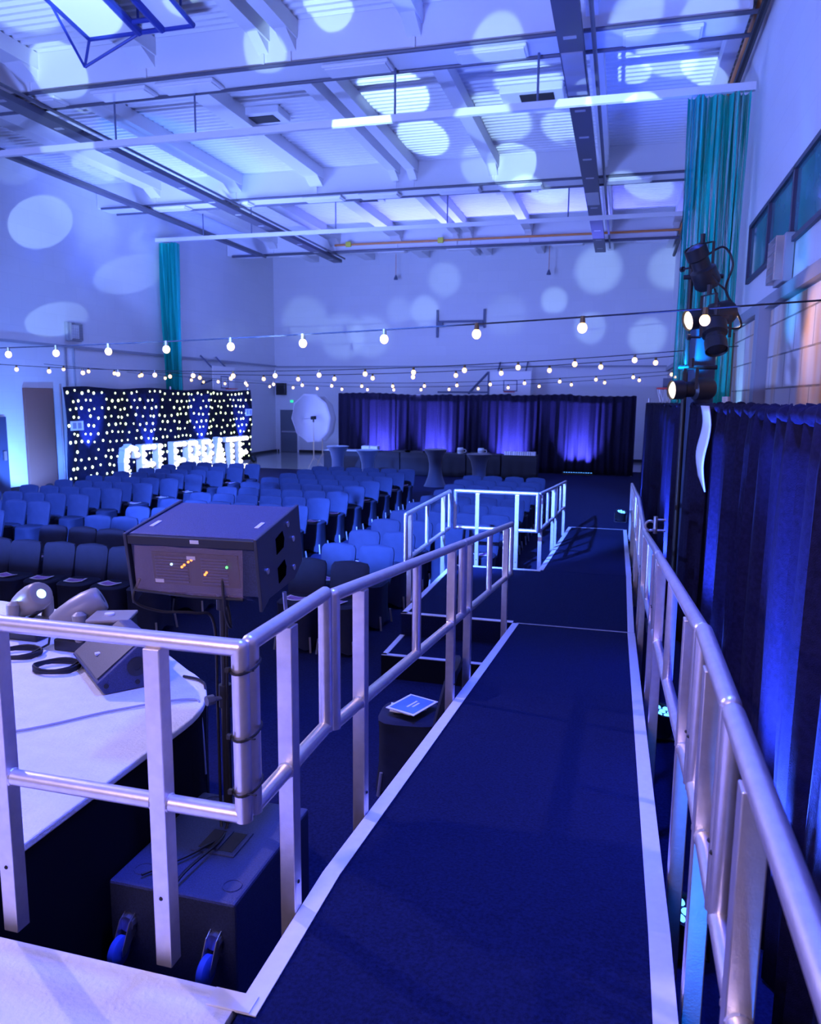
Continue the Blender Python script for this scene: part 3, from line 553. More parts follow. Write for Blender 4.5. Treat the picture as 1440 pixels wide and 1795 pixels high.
# ------------------------------------------------------------------ aluminium guard rails
def guard(lab, A_, B_, za, zb, posts, mids, foot=-0.12, e0=True, e1=True, top=1.0, mid=0.49, grp='aluminium guard rails', r=0.0245):
    A_ = Vector((A_[0], A_[1], 0)); B_ = Vector((B_[0], B_[1], 0)); L = (B_ - A_).length; d = (B_ - A_).normalized()
    def P(s, h):
        q = A_ + d * s; return Vector((q.x, q.y, za + (zb - za) * s / L + h))
    t = thing('guard_rail', lab, 'guard rail', tuple(P(L / 2, 0)), grp)
    MB().tube([P(0, top - r), P(L, top - r)], r, 16).build('top_rail', 'alu', t, smooth=True)
    MB().tube([P(0, mid), P(L, mid)], r, 16).build('mid_rail', 'alu', t, smooth=True)
    for s, e in ((0, e0), (L, e1)):
        if e:
            q = MB(); ss = r * 0.0 if s == 0 else L
            q.tube([P(s, mid - r * 0.6), P(s, top - r)], r, 16); q.ball(P(s, top - r), r * 1.0, 12); q.ball(P(s, mid), r * 1.0, 12); q.build('end_upright', 'alu', t, smooth=True)
            MB().ball(P(s, (top + mid) / 2 - 0.1) + Vector((-0.0, 0, 0)) + Vector((d.y, -d.x, 0)) * -r * 0.96, 0.006, 8).build('fixing_hole', 'rubber', t)
    for s in mids: MB().tube([P(s, mid + r * 0.5), P(s, top - r * 1.5)], r * 0.95, 16).build('upright', 'alu', t, smooth=True)
    ang = math.atan2(d.y, d.x); R = Matrix.Rotation(ang, 3, 'Z')
    for s in posts:
        a, b_ = P(s, foot), P(s, top - 2 * r + 0.004)
        q = MB(); q.box((a + b_) / 2, (0.052, 0.052, b_.z - a.z), R); ob = q.build('post', 'alu', t, bevel=0.003)
        for sg in (-1, 1): MB().torus(P(s + sg * 0.027, mid), r, 0.004, Matrix.Rotation(ang, 3, 'Z') @ Matrix.Rotation(math.pi / 2, 3, 'Y'), 14, 5).build('weld', 'alu', ob)
        MB().ball(P(s, foot + 0.22) + R @ Vector((0, -0.024, 0)), 0.007, 8).build('bolt_hole', 'rubber', ob)
    return t
LXR = -0.96
guard('guard rail across the front edge of the white stage, nearest on the left', (-2.9, 1.80), (-0.964, 1.80), 1.0, 1.0, [0.2, 1.13, 1.675], [], foot=-0.02)
guard('short level guard rail at the left of the ramp top, tied to the stage rail', (LXR, 1.85), (LXR, 2.41), 1.0, 1.0, [0.245], [], foot=-0.12)
guard('first sloping guard rail on the left of the ramp', (LXR, 2.49), (LXR, 4.84), 0.975, 0.73, [0.30, 2.03], [1.18])
guard('second sloping guard rail on the left of the ramp, ending at the landing', (LXR, 4.89), (LXR, 7.25), 0.725, 0.48, [0.18, 2.0], [1.07])
XRR = 0.268
guard('nearest guard rail at the right edge of the walkway', (XRR, 0.2), (XRR, 1.71), 1.0, 1.0, [0.35, 1.22], [], foot=-0.5)
guard('short guard rail on the right between walkway and ramp', (XRR, 1.76), (XRR, 2.33), 1.0, 1.0, [0.30], [], foot=-0.5)
guard('first sloping guard rail on the right of the ramp', (XRR, 2.40), (XRR, 4.86), 0.985, 0.725, [0.3, 2.1], [1.2], foot=-0.4)
guard('second sloping guard rail on the right of the ramp', (XRR, 4.92), (XRR, 7.3), 0.72, 0.46, [0.25, 2.1], [1.2], foot=-0.4)
guard('level guard rail on the right of the landing, before the drape', (XRR, 7.36), (XRR, 9.7), 0.46, 0.46, [0.25, 2.1], [1.2], foot=-0.3)
guard('upper guard rail on the right of the second ramp', (XRR, 9.78), (XRR, 12.3), 0.46, 0.28, [0.25, 2.2], [1.2], foot=-0.2)
guard('lower guard rail on the right of the second ramp, farthest away', (XRR, 12.36), (XRR, 14.9), 0.28, 0.1, [0.25, 2.2], [1.2], foot=-0.08)
guard('guard rail along the left edge of the landing', (-2.12, 7.62), (-2.12, 9.76), 0.46, 0.46, [0.16, 1.78], [0.92], foot=-0.4)
guard('guard rail across the far edge of the landing', (-2.06, 9.84), (-0.98, 9.84), 0.46, 0.46, [0.3, 0.82], [], foot=-0.15)
guard('upper guard rail on the left of the second ramp', (LXR, 9.92), (LXR, 12.4), 0.45, 0.27, [0.2, 2.2], [1.2], foot=-0.1)
guard('lower guard rail on the left of the second ramp', (LXR, 12.46), (LXR, 14.9), 0.27, 0.1, [0.2, 2.2], [1.2], foot=-0.05)
for i, zz in enumerate((1.92, 1.73, 1.57)):
    tb = MB(); pts = []
    for k2 in range(25):
        a0 = 2 * math.pi * k2 / 24; pts.append((-0.962 + 0.034 * math.cos(a0), 1.825 + 0.058 * math.sin(a0), zz + 0.008 * math.sin(a0)))
    tb.tube(pts, 0.004, 6); tb.box((-0.99, 1.775, zz), (0.012, 0.012, 0.012)); tb.bar((-0.94, 1.775, zz), (-0.90, 1.75, zz + 0.015), 0.005, 0.003)
    tag(tb.build('cable_tie', 'cable'), f'black cable tie binding the two rails at the corner, {["topmost", "middle", "lowest"][i]} of three', 'cable tie', 'cable ties on the corner rails')
t = thing('pipe_clamp', 'metal scaffold clamp on the right railing by the far drape', 'clamp', (0.33, 6.4, 1.6))
MB().torus((0.315, 7.35, 1.49), 0.045, 0.012, Matrix.Rotation(math.pi / 2, 3, 'X')).build('collar', 'steel', t); q = MB(); q.cyl((0.36, 7.35, 1.42), (0.36, 7.35, 1.58), 0.02, 8); q.cyl((0.34, 7.35, 1.55), (0.45, 7.35, 1.55), 0.012, 6); q.cyl((0.34, 7.35, 1.45), (0.45, 7.35, 1.45), 0.012, 6); q.build('bolt', 'steel', t)

# ------------------------------------------------------------------ PA: subwoofer, pole, speaker
S0 = (-1.72, 2.98, 0)
t = thing('subwoofer', 'black subwoofer box with wheels standing in the gap beside the stage', 'subwoofer', S0)
b = MB(); b.box((-1.73, 2.96, 0.30), (0.60, 0.78, 0.576)); b.build('cabinet', 'cab', t, bevel=0.012)
hp = MB(); hp.box((-1.70, 2.96, 0.59), (0.22, 0.20, 0.012)); hp.build('handle_plate', 'cab', t, bevel=0.005)
hh = MB(); hh.box((-1.745, 2.96, 0.595), (0.075, 0.15, 0.006)); hh.box((-1.645, 2.96, 0.595), (0.065, 0.15, 0.006)); hh.build('handle_recess', 'rubber', t)
MB().box((-1.696, 2.96, 0.60), (0.03, 0.16, 0.01)).build('handle_grip', 'cab', t, bevel=0.004)
for x in (-1.93, -1.5):
    for yy in (2.68, 3.28): MB().torus((x, yy, 0.589), 0.04, 0.003, None, 20, 5).build('stacking_ring', 'cab', t)
for x in (-1.93, -1.52):
    c = MB(); c.box((x, 2.583, 0.42), (0.10, 0.012, 0.12)); ob = c.build('caster_plate', 'steel', t)
    q = MB()
    for s in (-1, 1): q.prism([(2.575, 0.46), (2.53, 0.44), (2.475, 0.35), (2.475, 0.32), (2.50, 0.32), (2.575, 0.38)], x + s * 0.024 - 0.002, x + s * 0.024 + 0.002, lambda u, v, w: (w, u, v))
    q.cyl((x, 2.58, 0.42), (x, 2.54, 0.42), 0.035, 12); q.build('caster_fork', 'steel', t)
    MB().lathe([(0.02, -0.02), (0.055, -0.018), (0.062, -0.012), (0.062, 0.012), (0.055, 0.018), (0.02, 0.02)], (x, 2.485, 0.335), 20, Matrix.Rotation(math.pi / 2, 3, 'Y')).build('caster_wheel', 'bluewheel', t, smooth=True)
t = thing('speaker_pole', 'black telescopic pole rising from the subwoofer to the speaker', 'speaker pole', (-1.76, 3.13, 0.588))
MB().cyl((-1.76, 3.13, 0.588), (-1.76, 3.13, 1.25), 0.021, 14).build('lower_tube', 'blackplastic', t, smooth=True); MB().cyl((-1.76, 3.13, 1.25), (-1.76, 3.13, 1.74), 0.017, 14).build('upper_tube', 'blackplastic', t, smooth=True)
q = MB(); q.cyl((-1.76, 3.13, 1.18), (-1.76, 3.13, 1.29), 0.03, 14); q.build('collar', 'blackplastic', t, smooth=True); q = MB(); q.cyl((-1.76, 3.12, 1.23), (-1.80, 3.07, 1.23), 0.012, 8); q.cyl((-1.795, 3.08, 1.23), (-1.815, 3.05, 1.23), 0.024, 12); q.build('knob', 'mdark', t)
SPK = Vector((-1.79, 3.15, 1.74)); RS = Matrix.Rotation(math.radians(3.0), 3, 'Z') @ Matrix.Rotation(math.radians(9), 3, 'X')
T = lambda x, y, z: SPK + RS @ Vector((x * 0.82, y * 0.77 - 0.06, z * 1.0 + 0.012))
t = thing('speaker', 'black line array speaker on a pole seen from behind', 'speaker', tuple(SPK))
w2, w3, dd, hh_ = 0.365, 0.385, 0.62, 0.33
def slab(x0, x1, y0, y1, z0, z1): 
    b = MB(); b.add([T(x, y, z) for x in (x0, x1) for y in (y0, y1) for z in (z0, z1)], [(0, 1, 3, 2), (4, 6, 7, 5), (0, 4, 5, 1), (2, 3, 7, 6), (0, 2, 6, 4), (1, 5, 7, 3)]); return b
b = MB()
b.prism([(-0.18, 0.06), (-0.18, hh_), (0.44, hh_), (0.44, 0.04), (0.2, 0.015), (-0.1, 0.04)], -w2, w2, lambda u, v, w: T(w, u, v))
b.build('cabinet', 'cab', t, bevel=0.006)
for s in (-1, 1):
    sp = MB(); sp.prism([(-0.21, 0.0), (-0.21, hh_ + 0.005), (0.46, hh_ + 0.008), (0.46, 0.05), (0.3, 0.0), (-0.1, 0.03)], s * w2, s * (w2 + 0.02), lambda u, v, w: T(w, u, v)); ob = sp.build('end_plate', 'endplate', t, bevel=0.004)
    for yy in (0.05, 0.19):
        g = MB(); g.prism([(yy - 0.05 + 0.01, 0.2), (yy + 0.05, 0.22), (yy + 0.05, 0.12), (yy - 0.05 + 0.01, 0.11)], s * (w2 + 0.015), s * (w2 + 0.022), lambda u, v, w: T(w, u, v)) if False else g.prism([(0.02 + 0.03, yy + 0.005), (0.16, yy + 0.012), (0.18, yy + 0.05), (0.16, yy + 0.09), (0.05, yy + 0.08)], s * (w2 + 0.012), s * (w2 + 0.0225), lambda u, v, w: T(w, u, v)); g.build('handle_slot', 'hole', ob)
    for (u, v) in ((-0.1, 0.16), (0.32, 0.2), (0.3, 0.06), (0.25, 0.29)): MB().cyl(T(s * (w2 + 0.015), u, v), T(s * (w2 + 0.026), u, v), 0.014, 10).build('fixing_bolt', 'steel', ob)
slab(-w2, w2, -0.205, -0.16, 0.285, 0.325).build('rear_rail', 'blackplastic', t, bevel=0.003)
slab(-0.24, 0.26, -0.19, -0.178, 0.10, 0.25).build('rear_panel', 'blackplastic', t)
for (xa, xb) in ((-0.22, -0.03), (0.05, 0.2)):
    g = MB()
    for i in range(9): g.add([T(x, y, z) for x in (xa, xb) for y in (-0.2, -0.19) for z in (0.115 + i * 0.014, 0.122 + i * 0.014)], [(0, 1, 3, 2), (4, 6, 7, 5), (0, 4, 5, 1), (2, 3, 7, 6), (0, 2, 6, 4), (1, 5, 7, 3)])
    g.build('heat_sink_fins', 'cab', t)
for (x, z) in ((0.03, 0.31), (-0.2, 0.12), (0.0, 0.235)): slab(x - 0.025, x + 0.025, -0.208, -0.204, z - 0.008, z + 0.008).build('label', 'label', t)
for x in (-0.3, 0.3): slab(x - 0.012, x + 0.012, 0.0 if x > 0 else -0.05, 0.1 if x > 0 else 0.05, hh_ - 0.002, hh_ + 0.003).build('label', 'label', t)
for (x, z, mm) in ((-0.06, 0.19, 'amber'), (-0.045, 0.2, 'amber'), (-0.02, 0.215, 'amber'), (0.0, 0.225, 'amber'), (0.08, 0.17, 'amber'), (0.07, 0.16, 'amber'), (0.2, 0.2, 'greenled'), (-0.12, 0.2, 'headlens')):
    MB().ball(T(x, -0.203, z), 0.006, 8).build('indicator_light', mm, t)
cv = MB()
cv.grid(lambda u, v: T(-0.32 + 0.62 * u, -0.215 - 0.035 * v - 0.008 * math.sin(u * 17 + v * 3), 0.285 - 0.21 * v), 14, 8); cv.build('rain_cover', 'clear', t, smooth=True)
cv = MB(); cv.grid(lambda u, v: T(-0.31 + 0.6 * u, -0.22 + 0.15 * v - 0.012 * math.sin(u * 23 + v * 5), 0.075 - 0.065 * v + 0.006 * math.sin(u * 31)), 20, 5); cv.build('rain_cover_flap', 'clear', t, smooth=True)
MB().tube([T(-0.33, -0.255, 0.085), T(0.0, -0.262, 0.072), T(0.3, -0.255, 0.07)], 0.006, 6).build('cover_hem', 'cable', t)
q = MB(); q.cyl((-1.76, 3.13, 1.66), (-1.76, 3.13, 1.76), 0.03, 12); q.build('pole_mount', 'blackplastic', t)
MB().cyl(T(w3, 0.12, -0.1), T(w3, 0.12, -0.01), 0.01, 8).build('locking_pin', 'steel', t)
def cab(name, pts, r, lab, mt='cable', cat='cable'): 
    P2 = [Vector(p) for p in pts]; out2 = []
    for i in range(len(P2) - 1):
        p0, p1, p2, p3 = P2[max(i - 1, 0)], P2[i], P2[i + 1], P2[min(i + 2, len(P2) - 1)]
        for s in range(8):
            q = s / 8; out2.append(0.5 * ((2 * p1) + (p2 - p0) * q + (2 * p0 - 5 * p1 + 4 * p2 - p3) * q * q + (3 * p1 - p0 - 3 * p2 + p3) * q ** 3))
    out2.append(P2[-1]); return tag(MB().tube(out2, r, 6).build(name, mt, smooth=True), lab, cat)
cab('speaker_cable', [(-2.04, 2.90, 1.84), (-2.06, 2.88, 1.74), (-1.98, 2.95, 1.68), (-1.85, 3.03, 1.66), (-1.79, 3.095, 1.6), (-1.785, 3.10, 1.2), (-1.78, 3.09, 0.62), (-1.70, 2.95, 0.612), (-1.72, 2.58, 0.605), (-1.73, 2.54, 0.3)], 0.007, 'black cable looping under the speaker and down its pole')
cab('speaker_cable', [(-1.63, 2.90, 1.87), (-1.61, 2.88, 1.72), (-1.65, 3.0, 1.62), (-1.72, 3.095, 1.66), (-1.735, 3.10, 1.1), (-1.735, 3.08, 0.62), (-1.75, 2.85, 0.612), (-1.9, 2.62, 0.605)], 0.007, 'thin black cable with a red plug from the speaker panel to the subwoofer')
cab('floor_cable', [(-1.36, 3.4, 0.03), (-1.2, 3.7, 0.03), (-1.15, 4.2, 0.03), (-1.3, 4.6, 0.03), (-1.12, 5.2, 0.03)], 0.01, 'black cable on the carpet between the subwoofer and the ramp')

# ------------------------------------------------------------------ things on the thrust stage
def head(c, aim_dir, lab, lit):
    t = thing('moving_head_light', lab, 'stage light', c, 'moving heads on the thrust stage'); c = Vector(c)
    MB().box(c + Vector((0, 0, 0.04)), (0.26, 0.22, 0.08)).build('base', 'blackplastic', t, bevel=0.012)
    d = Vector(aim_dir).normalized(); sx = d.cross(Vector((0, 0, 1))).normalized(); h = c + Vector((0, 0, 0.25))
    y = MB()
    for s in (-1, 1):
        y.tube([c + sx * 0.105 * s + Vector((0, 0, 0.08)), c + sx * 0.125 * s + Vector((0, 0, 0.16)), h + sx * 0.118 * s, h + sx * 0.115 * s + Vector((0, 0, 0.02))], [0.035, 0.04, 0.045, 0.02], 10)
    y.box(c + Vector((0, 0, 0.1)), (0.2, 0.16, 0.05)); y.build('yoke', 'head', t, smooth=True)
    R = d.to_track_quat('Z', 'Y').to_matrix()
    MB().lathe([(0.03, -0.19), (0.065, -0.175), (0.085, -0.11), (0.098, -0.02), (0.10, 0.06), (0.092, 0.13), (0.08, 0.155), (0.07, 0.16), (0.04, 0.158), (0.001, 0.158)], h, 20, R).build('lamp_head', 'head', t, smooth=True)
    MB().lathe([(0.001, 0.16), (0.05, 0.157), (0.066, 0.147)] if not lit else [(0.032, 0.159), (0.02, 0.164), (0.001, 0.166)], h, 18, R).build('lens', 'headlens' if lit else 'blackplastic', t, smooth=True)
    q = MB(); q.box(h + R @ Vector((0, -0.085, -0.02)), (0.06, 0.04, 0.2), R); q.build('top_fin', 'blackplastic', t, bevel=0.008)
head((-3.84, 4.22, 1.0), (0.78, -0.25, 0.42), 'moving head light with a glowing lens, left of the two on the thrust stage', True)
head((-3.36, 4.12, 1.0), (0.62, 0.45, 0.40), 'moving head light without a lit lens, right of the two on the thrust stage', False)
t = thing('equipment_box', 'small black equipment case with a grey top behind the floor monitor', 'case', (-3.04, 4.02, 1.0))
Rb = Matrix.Rotation(math.radians(20), 3, 'Z'); MB().box((-3.04, 4.02, 1.135), (0.25, 0.22, 0.25), Rb).build('body', 'blackplastic', t, bevel=0.01)
MB().box((-3.04, 4.02, 1.265), (0.26, 0.23, 0.02), Rb).build('lid', 'head', t, bevel=0.006); MB().cyl((-3.06, 4.02, 1.27), (-3.06, 4.02, 1.285), 0.03, 12).build('dial', 'label', t); MB().box(Vector((-3.04, 4.02, 1.13)) + Rb @ Vector((0.06, -0.112, 0.05)), (0.1, 0.012, 0.06), Rb).build('vent', 'label', t)
t = thing('floor_monitor', 'black wedge floor monitor on the rounded end of the thrust stage', 'floor monitor', (-2.8, 3.85, 1.0))
sd = Vector((0.64, 0.77, 0)).normalized(); wd = Vector((-0.77, 0.64, 0)).normalized(); o0 = Vector((-2.70, 3.44, 1.003))
mp = lambda u, v, w: o0 + sd * u + wd * w + Vector((0, 0, v))
MB().prism([(0.02, 0), (-0.02, 0.07), (0.24, 0.27), (0.30, 0.27), (0.38, 0.18), (0.38, 0)], 0.0, 0.62, mp).build('cabinet', 'cab', t, bevel=0.008)
g = MB(); sl = Vector((0.26, 0.20)).normalized()
g.add([mp(-0.012 + 0.26 * k + -0.2 * e * 0.03, 0.077 + 0.2 * k * 0.97 + 0.26 * e * 0.03, w) for k in (0.03, 0.95) for w in (0.03, 0.59) for e in (0, 1)], [(0, 1, 3, 2), (4, 6, 7, 5), (0, 4, 5, 1), (2, 3, 7, 6), (0, 2, 6, 4), (1, 5, 7, 3)]); g.build('grille', 'grille', t)
MB().box(mp(0.06, 0.145, 0.3), (0.03, 0.03, 0.012), Matrix((wd, sd, Vector((0, 0, 1)))).transposed()).build('badge', 'label', t)
dk = MB(); dk.lathe([(0.055, 0), (0.055, 0.004), (0.02, 0.005), (0.02, 0.001)], mp(0.2, 0.13, -0.001), 20, (-wd).to_track_quat('Z', 'Y').to_matrix()); dk.build('pole_socket', 'blackplastic', t, smooth=True)
for (u, v) in ((0.03, 0.05), (0.2, 0.04), (0.33, 0.2)): MB().cyl(mp(u, v, 0.001), mp(u, v, -0.006), 0.014, 10).build('bolt', 'rubber', t)
for i, c in enumerate(((-3.62, 3.86), (-3.22, 3.72))):
    cbm = MB(); pts = []
    for k2 in range(90):
        a0 = k2 * 2 * math.pi / 18; rr = 0.13 + 0.012 * math.sin(k2 * 0.7); pts.append((c[0] + rr * math.cos(a0), c[1] + rr * 0.8 * math.sin(a0), 1.012 + 0.006 * (k2 // 18) + 0.004 * math.sin(k2)))
    pts += [(c[0] + 0.05, c[1] + 0.2, 1.02), (c[0] - 0.02, c[1] + 0.3, 1.05)]
    cbm.tube(pts, 0.007, 6); tag(cbm.build('cable_coil', 'cable', smooth=True), f'coiled black cable below the {["left", "right"][i]} moving head on the white thrust', 'cable coil', 'coiled cables on the thrust stage')
cab('stage_cable', [(-3.3, 2.62, 1.008), (-2.8, 2.93, 1.008), (-2.5, 3.28, 1.008), (-2.2, 3.52, 1.01), (-2.12, 3.5, 0.95), (-2.10, 3.5, 0.6)], 0.006, 'thin grey cable lying across the white thrust deck', 'ledge')
cab('stage_cable', [(-2.42, 3.82, 1.01), (-2.28, 3.78, 1.01), (-2.19, 3.68, 0.97), (-2.12, 3.55, 0.6), (-2.08, 3.5, 0.03)], 0.008, 'black cable leaving the floor monitor over the thrust edge')

# ------------------------------------------------------------------ chairs with stretch covers
def chair_proto():
    t = thing('banquet_chair', 'covered chair', 'chair')
    w = 0.198
    s = LMB(); prof = []
    def ring(z, kx, ky, arch):  # rounded rectangle ring, arch lifts mid-sides
        out3 = []
        for i in range(24):
            a0 = 2 * math.pi * (i + 0.5) / 24; c, sn = math.cos(a0), math.sin(a0)
            p = 4.0; rr = (abs(c) ** p + abs(sn) ** p) ** (-1 / p)
            up = arch * (1 - (min(abs(c), abs(sn)) / 0.7071)) ** 1.0
            inn = 1 - 0.10 * (1 - min(abs(c), abs(sn)) / 0.7071) * (arch > 0)
            out3.append((kx * c * rr * inn, -0.02 + ky * sn * rr * inn, z + up))
        return out3
    rings = [ring(0.02, w * 1.10, 0.235, 0.07), ring(0.2, w * 0.98, 0.215, 0.02), ring(0.44, w * 0.97, 0.21, 0), ring(0.505, w, 0.215, 0), ring(0.525, w * 0.9, 0.19, 0)]
    vs = [v for r_ in rings for v in r_]; fs = []
    for i in range(4):
        for k2 in range(24): fs.append((i * 24 + k2, i * 24 + (k2 + 1) % 24, (i + 1) * 24 + (k2 + 1) % 24, (i + 1) * 24 + k2))
    fs.append(tuple(4 * 24 + k2 for k2 in range(24))); s.add(vs, fs)
    s.build('seat_cover', 'cover', t, smooth=True)
    bk = LMB()
    def outline(z0):
        pts = []
        for (u, v) in ((-0.195, 0.45), (-0.21, 0.6), (-0.217, 0.79), (-0.212, 0.845), (-0.188, 0.878), (-0.10, 0.890), (0, 0.898), (0.10, 0.890), (0.188, 0.878), (0.212, 0.845), (0.217, 0.79), (0.21, 0.6), (0.195, 0.45)): pts.append((u, v))
        return pts
    ol = outline(0); n = len(ol)
    def bmap(u, v, w_): y = 0.17 + (v - 0.45) * 0.24 + 0.05 * (u / 0.2) ** 2 * -0.4; return (u, y + w_, v)
    # layered: front face slightly domed
    ctr = [(u * 0.86, 0.45 + (v - 0.45) * 0.95) for u, v in ol]
    vs = [bmap(u, v, -0.022) for u, v in ctr] + [bmap(u, v, 0.0) for u, v in ol] + [bmap(u, v, 0.03) for u, v in ol] + [bmap(u, v, 0.05) for u, v in ctr]
    fs = [tuple(range(n))] + [tuple(3 * n + i for i in reversed(range(n)))]
    for l in range(3):
        for i in range(n): fs.append((l * n + i, l * n + (i + 1) % n, (l + 1) * n + (i + 1) % n, (l + 1) * n + i))
    bk.add(vs, fs); bk.build('backrest', 'cover', t, smooth=True)
    for sx in (-1, 1):
        for sy in (-0.2, 0.19): 
            l = LMB(); l.cyl((sx * 0.205, sy * 1.04, 0.0), (sx * 0.19, sy * 0.95, 0.16), 0.012, 8); l.build('leg', 'chrome', t, smooth=True)
    return t
CH = chair_proto(); first = [True]
def place_chair(x, y, rz, lab, grp, z=0.012):
    o = CH if first[0] else copy_tree(CH); first[0] = False
    o.location = (x, y, z); o.rotation_euler = (0, 0, rz); o['label'] = lab; o['category'] = 'chair'; o['group'] = grp; return o
def make_paper():
    b = LMB()
    b.grid(lambda u, v: (-0.105 + 0.21 * u, -0.0745 + 0.149 * v, 0.004 + 0.012 * (u - 0.5) ** 2 * 4), 4, 1)
    o = b.build('programme', 'paper', solid=0.003)
    q = LMB(); q.grid(lambda u, v: (-0.085 + 0.17 * u, -0.055 + 0.11 * v, 0.0062 + 0.012 * ((u - 0.5) * 0.81) ** 2 * 4), 4, 1); q.build('cover_print', 'printp', o)
    return o
PP = make_paper(); pfirst = [True]
def paper(x, y, z, rz, lab, grp='programmes on the chairs'):
    o = PP if pfirst[0] else copy_tree(PP); pfirst[0] = False
    o.location = (x, y, z); o.rotation_euler = (0, 0, rz); tag(o, lab, 'programme', grp); return o
rp = random.Random(3)
BL = [('middle', [-7.3 + 0.457 * i for i in range(6)], range(0, 12), 'left aisle'), ('left', [-11.05 + 0.47 * i for i in range(5)], range(2, 12), 'outer'), ('right', None, range(0, 11), 'left aisle')]
for bn, cols, rows, _ in BL:
    for r_ in rows:
        cc = cols if cols is not None else ([-3.2, -2.72] if r_ < 3 else [-3.2, -2.72, -2.24, -1.76])
        for i, x in enumerate(cc):
            jx, jy, jr = rp.uniform(-0.006, 0.006), rp.uniform(-0.02, 0.02), rp.uniform(-0.02, 0.02); yy = 7.3 + 0.955 * r_
            n_r = ORD[r_ - (2 if bn == 'left' else 0)]
            place_chair(x + jx, yy + jy, jr, f'dark covered chair, {n_r} row of the {bn} block, {ORD[i]} seat from the left', f'covered chairs in the {bn} block')
            if r_ < 2 or rp.random() < 0.36:
                paper(x + jx + rp.uniform(-0.04, 0.04), yy + jy - 0.08, 0.542, rp.uniform(-0.5, 0.5), f'white programme on the {ORD[i]} seat from the left, {n_r} row of the {bn} block')
# covered chair standing by the ramp with programmes on it
place_chair(-1.26, 4.78, math.radians(-84), 'dark covered chair beside the ramp with printed programmes on it', 'covered chair by the ramp')
for i, (dx, dy, rz, lab) in enumerate(((-0.05, 0.02, 0.2, 'bottom programme of the fan on the covered chair by the ramp'), (-0.02, -0.03, -0.6, 'middle programme of the fan on the covered chair by the ramp'))):
    paper(-1.27 + dx, 4.76 + dy, 0.545 + 0.022 * i, rz, lab, 'programmes by the ramp')
t = thing('leaflet', 'blue printed leaflet with a white border topmost on the chair by the ramp', 'leaflet', (-1.27, 4.76, 0.59))
Rl = Matrix.Rotation(-0.35, 3, 'Z'); MB().box((-1.27, 4.76, 0.592), (0.23, 0.29, 0.005), Rl).build('sheet', 'paper', t); MB().box((-1.27, 4.76, 0.596), (0.19, 0.25, 0.002), Rl).build('printed_panel', 'print_', t)
q = MB()
for i, w_ in enumerate((0.12, 0.08)): q.box(Vector((-1.27, 4.76, 0.598)) + Rl @ Vector((0.0 + 0.03 * i, 0, 0)), (0.014, w_, 0.001), Rl)
q.build('printed_line', 'paper', t)

# ------------------------------------------------------------------ star cloth and CELEBRATE letters
SA, SB = Vector((-15.45, 18.75, 0)), Vector((-14.6, 28.6, 0)); sv = (SB - SA); SLn = sv.length; sdv = sv.normalized(); snv = Vector((sdv.y, -sdv.x, 0))
t = thing('star_cloth', 'black star cloth backdrop dotted with white lights along the left wall', 'backdrop', tuple((SA + SB) / 2))
def sfn(u, v):
    p = SA + sv * u + snv * (0.05 * math.sin(u * 38 + v * 2) + 0.03 * math.sin(u * 91) + 0.05 * math.sin(v * 5 + u * 13)); return Vector((p.x, p.y, 2.86 - 2.78 * v + 0.03 * math.sin(u * 20) * (v < 0.05)))
b = MB(); b.grid(sfn, 160, 14); b.build('cloth', 'starcloth', t, smooth=True, solid=0.01)
rs = random.Random(5); allst = []
for i in range(35):
    for j in range(11):
        u = (i + 0.5 + (0.25 if j % 2 else -0.25) + rs.uniform(-0.12, 0.12)) / 35; v = (j + 0.55 + rs.uniform(-0.16, 0.16)) / 11.2
        if rs.random() < 0.93: allst.append((u, v, rs.uniform(0.7, 1.15)))
allst.sort(); me = None; RSt = snv.to_track_quat('Z', 'Y').to_matrix()
rest = MB()
for i, (u, v, k_) in enumerate(allst):
    c = sfn(u, v) + snv * 0.025; rr = 0.043 * k_
    if i < 100: MB().lathe([(rr, 0), (rr * 0.7, 0.012), (0.001, 0.016)], c, 8, RSt).build('star_light', 'star', t)
    else: rest.lathe([(rr, 0), (rr * 0.7, 0.012), (0.001, 0.016)], c, 8, RSt)
o = rest.build('star_lights', 'star', t); o['kind'] = 'stuff'
for p in (SA, (SA + SB) / 2, SB): MB().cyl(p - snv * 0.08, p - snv * 0.08 + Vector((0, 0, 2.95)), 0.03, 8).build('upright', 'steel', t)
for k2, (u, z, nm) in enumerate(((0.03, 1.75, 'left'), (0.965, 2.0, 'right'))):
    p = SA + sv * u + snv * 0.165; tt = thing('paper_sign', f'small white paper notice on the {nm} end of the star cloth', 'sign', (p.x, p.y, z), 'notices on the star cloth')
    Rp = Matrix((sdv, snv, Vector((0, 0, 1)))).transposed(); MB().box((p.x, p.y, z), (0.5, 0.008, 0.27), Rp).build('sheet', 'paper', tt)
    q = MB()
    for ii in range(2): q.box((p + snv * 0.006 + sdv * (-0.1 + 0.2 * ii) + Vector((0, 0, z))), (0.14, 0.004, 0.17), Rp)
    q.build('printed_block', 'ledge', tt)
for i, u in enumerate((0.1, 0.36, 0.66, 0.93)):
    p = SA + sv * u + snv * 0.55; par((p.x, p.y, 0.012), tuple(SA + sv * u + Vector((0, 0, 2.0))), f'blue uplight at the foot of the star cloth, {ORD[i]} from the left', 2200, 'blue uplights at the star cloth', 40)
par((-14.5, 16.9, 0.012), (-15.95, 17.7, 1.4), 'blue uplight at the left wall beside the dark door', 620, 'blue uplights at the left wall', 100, (0.09, 0.25, 1.0))

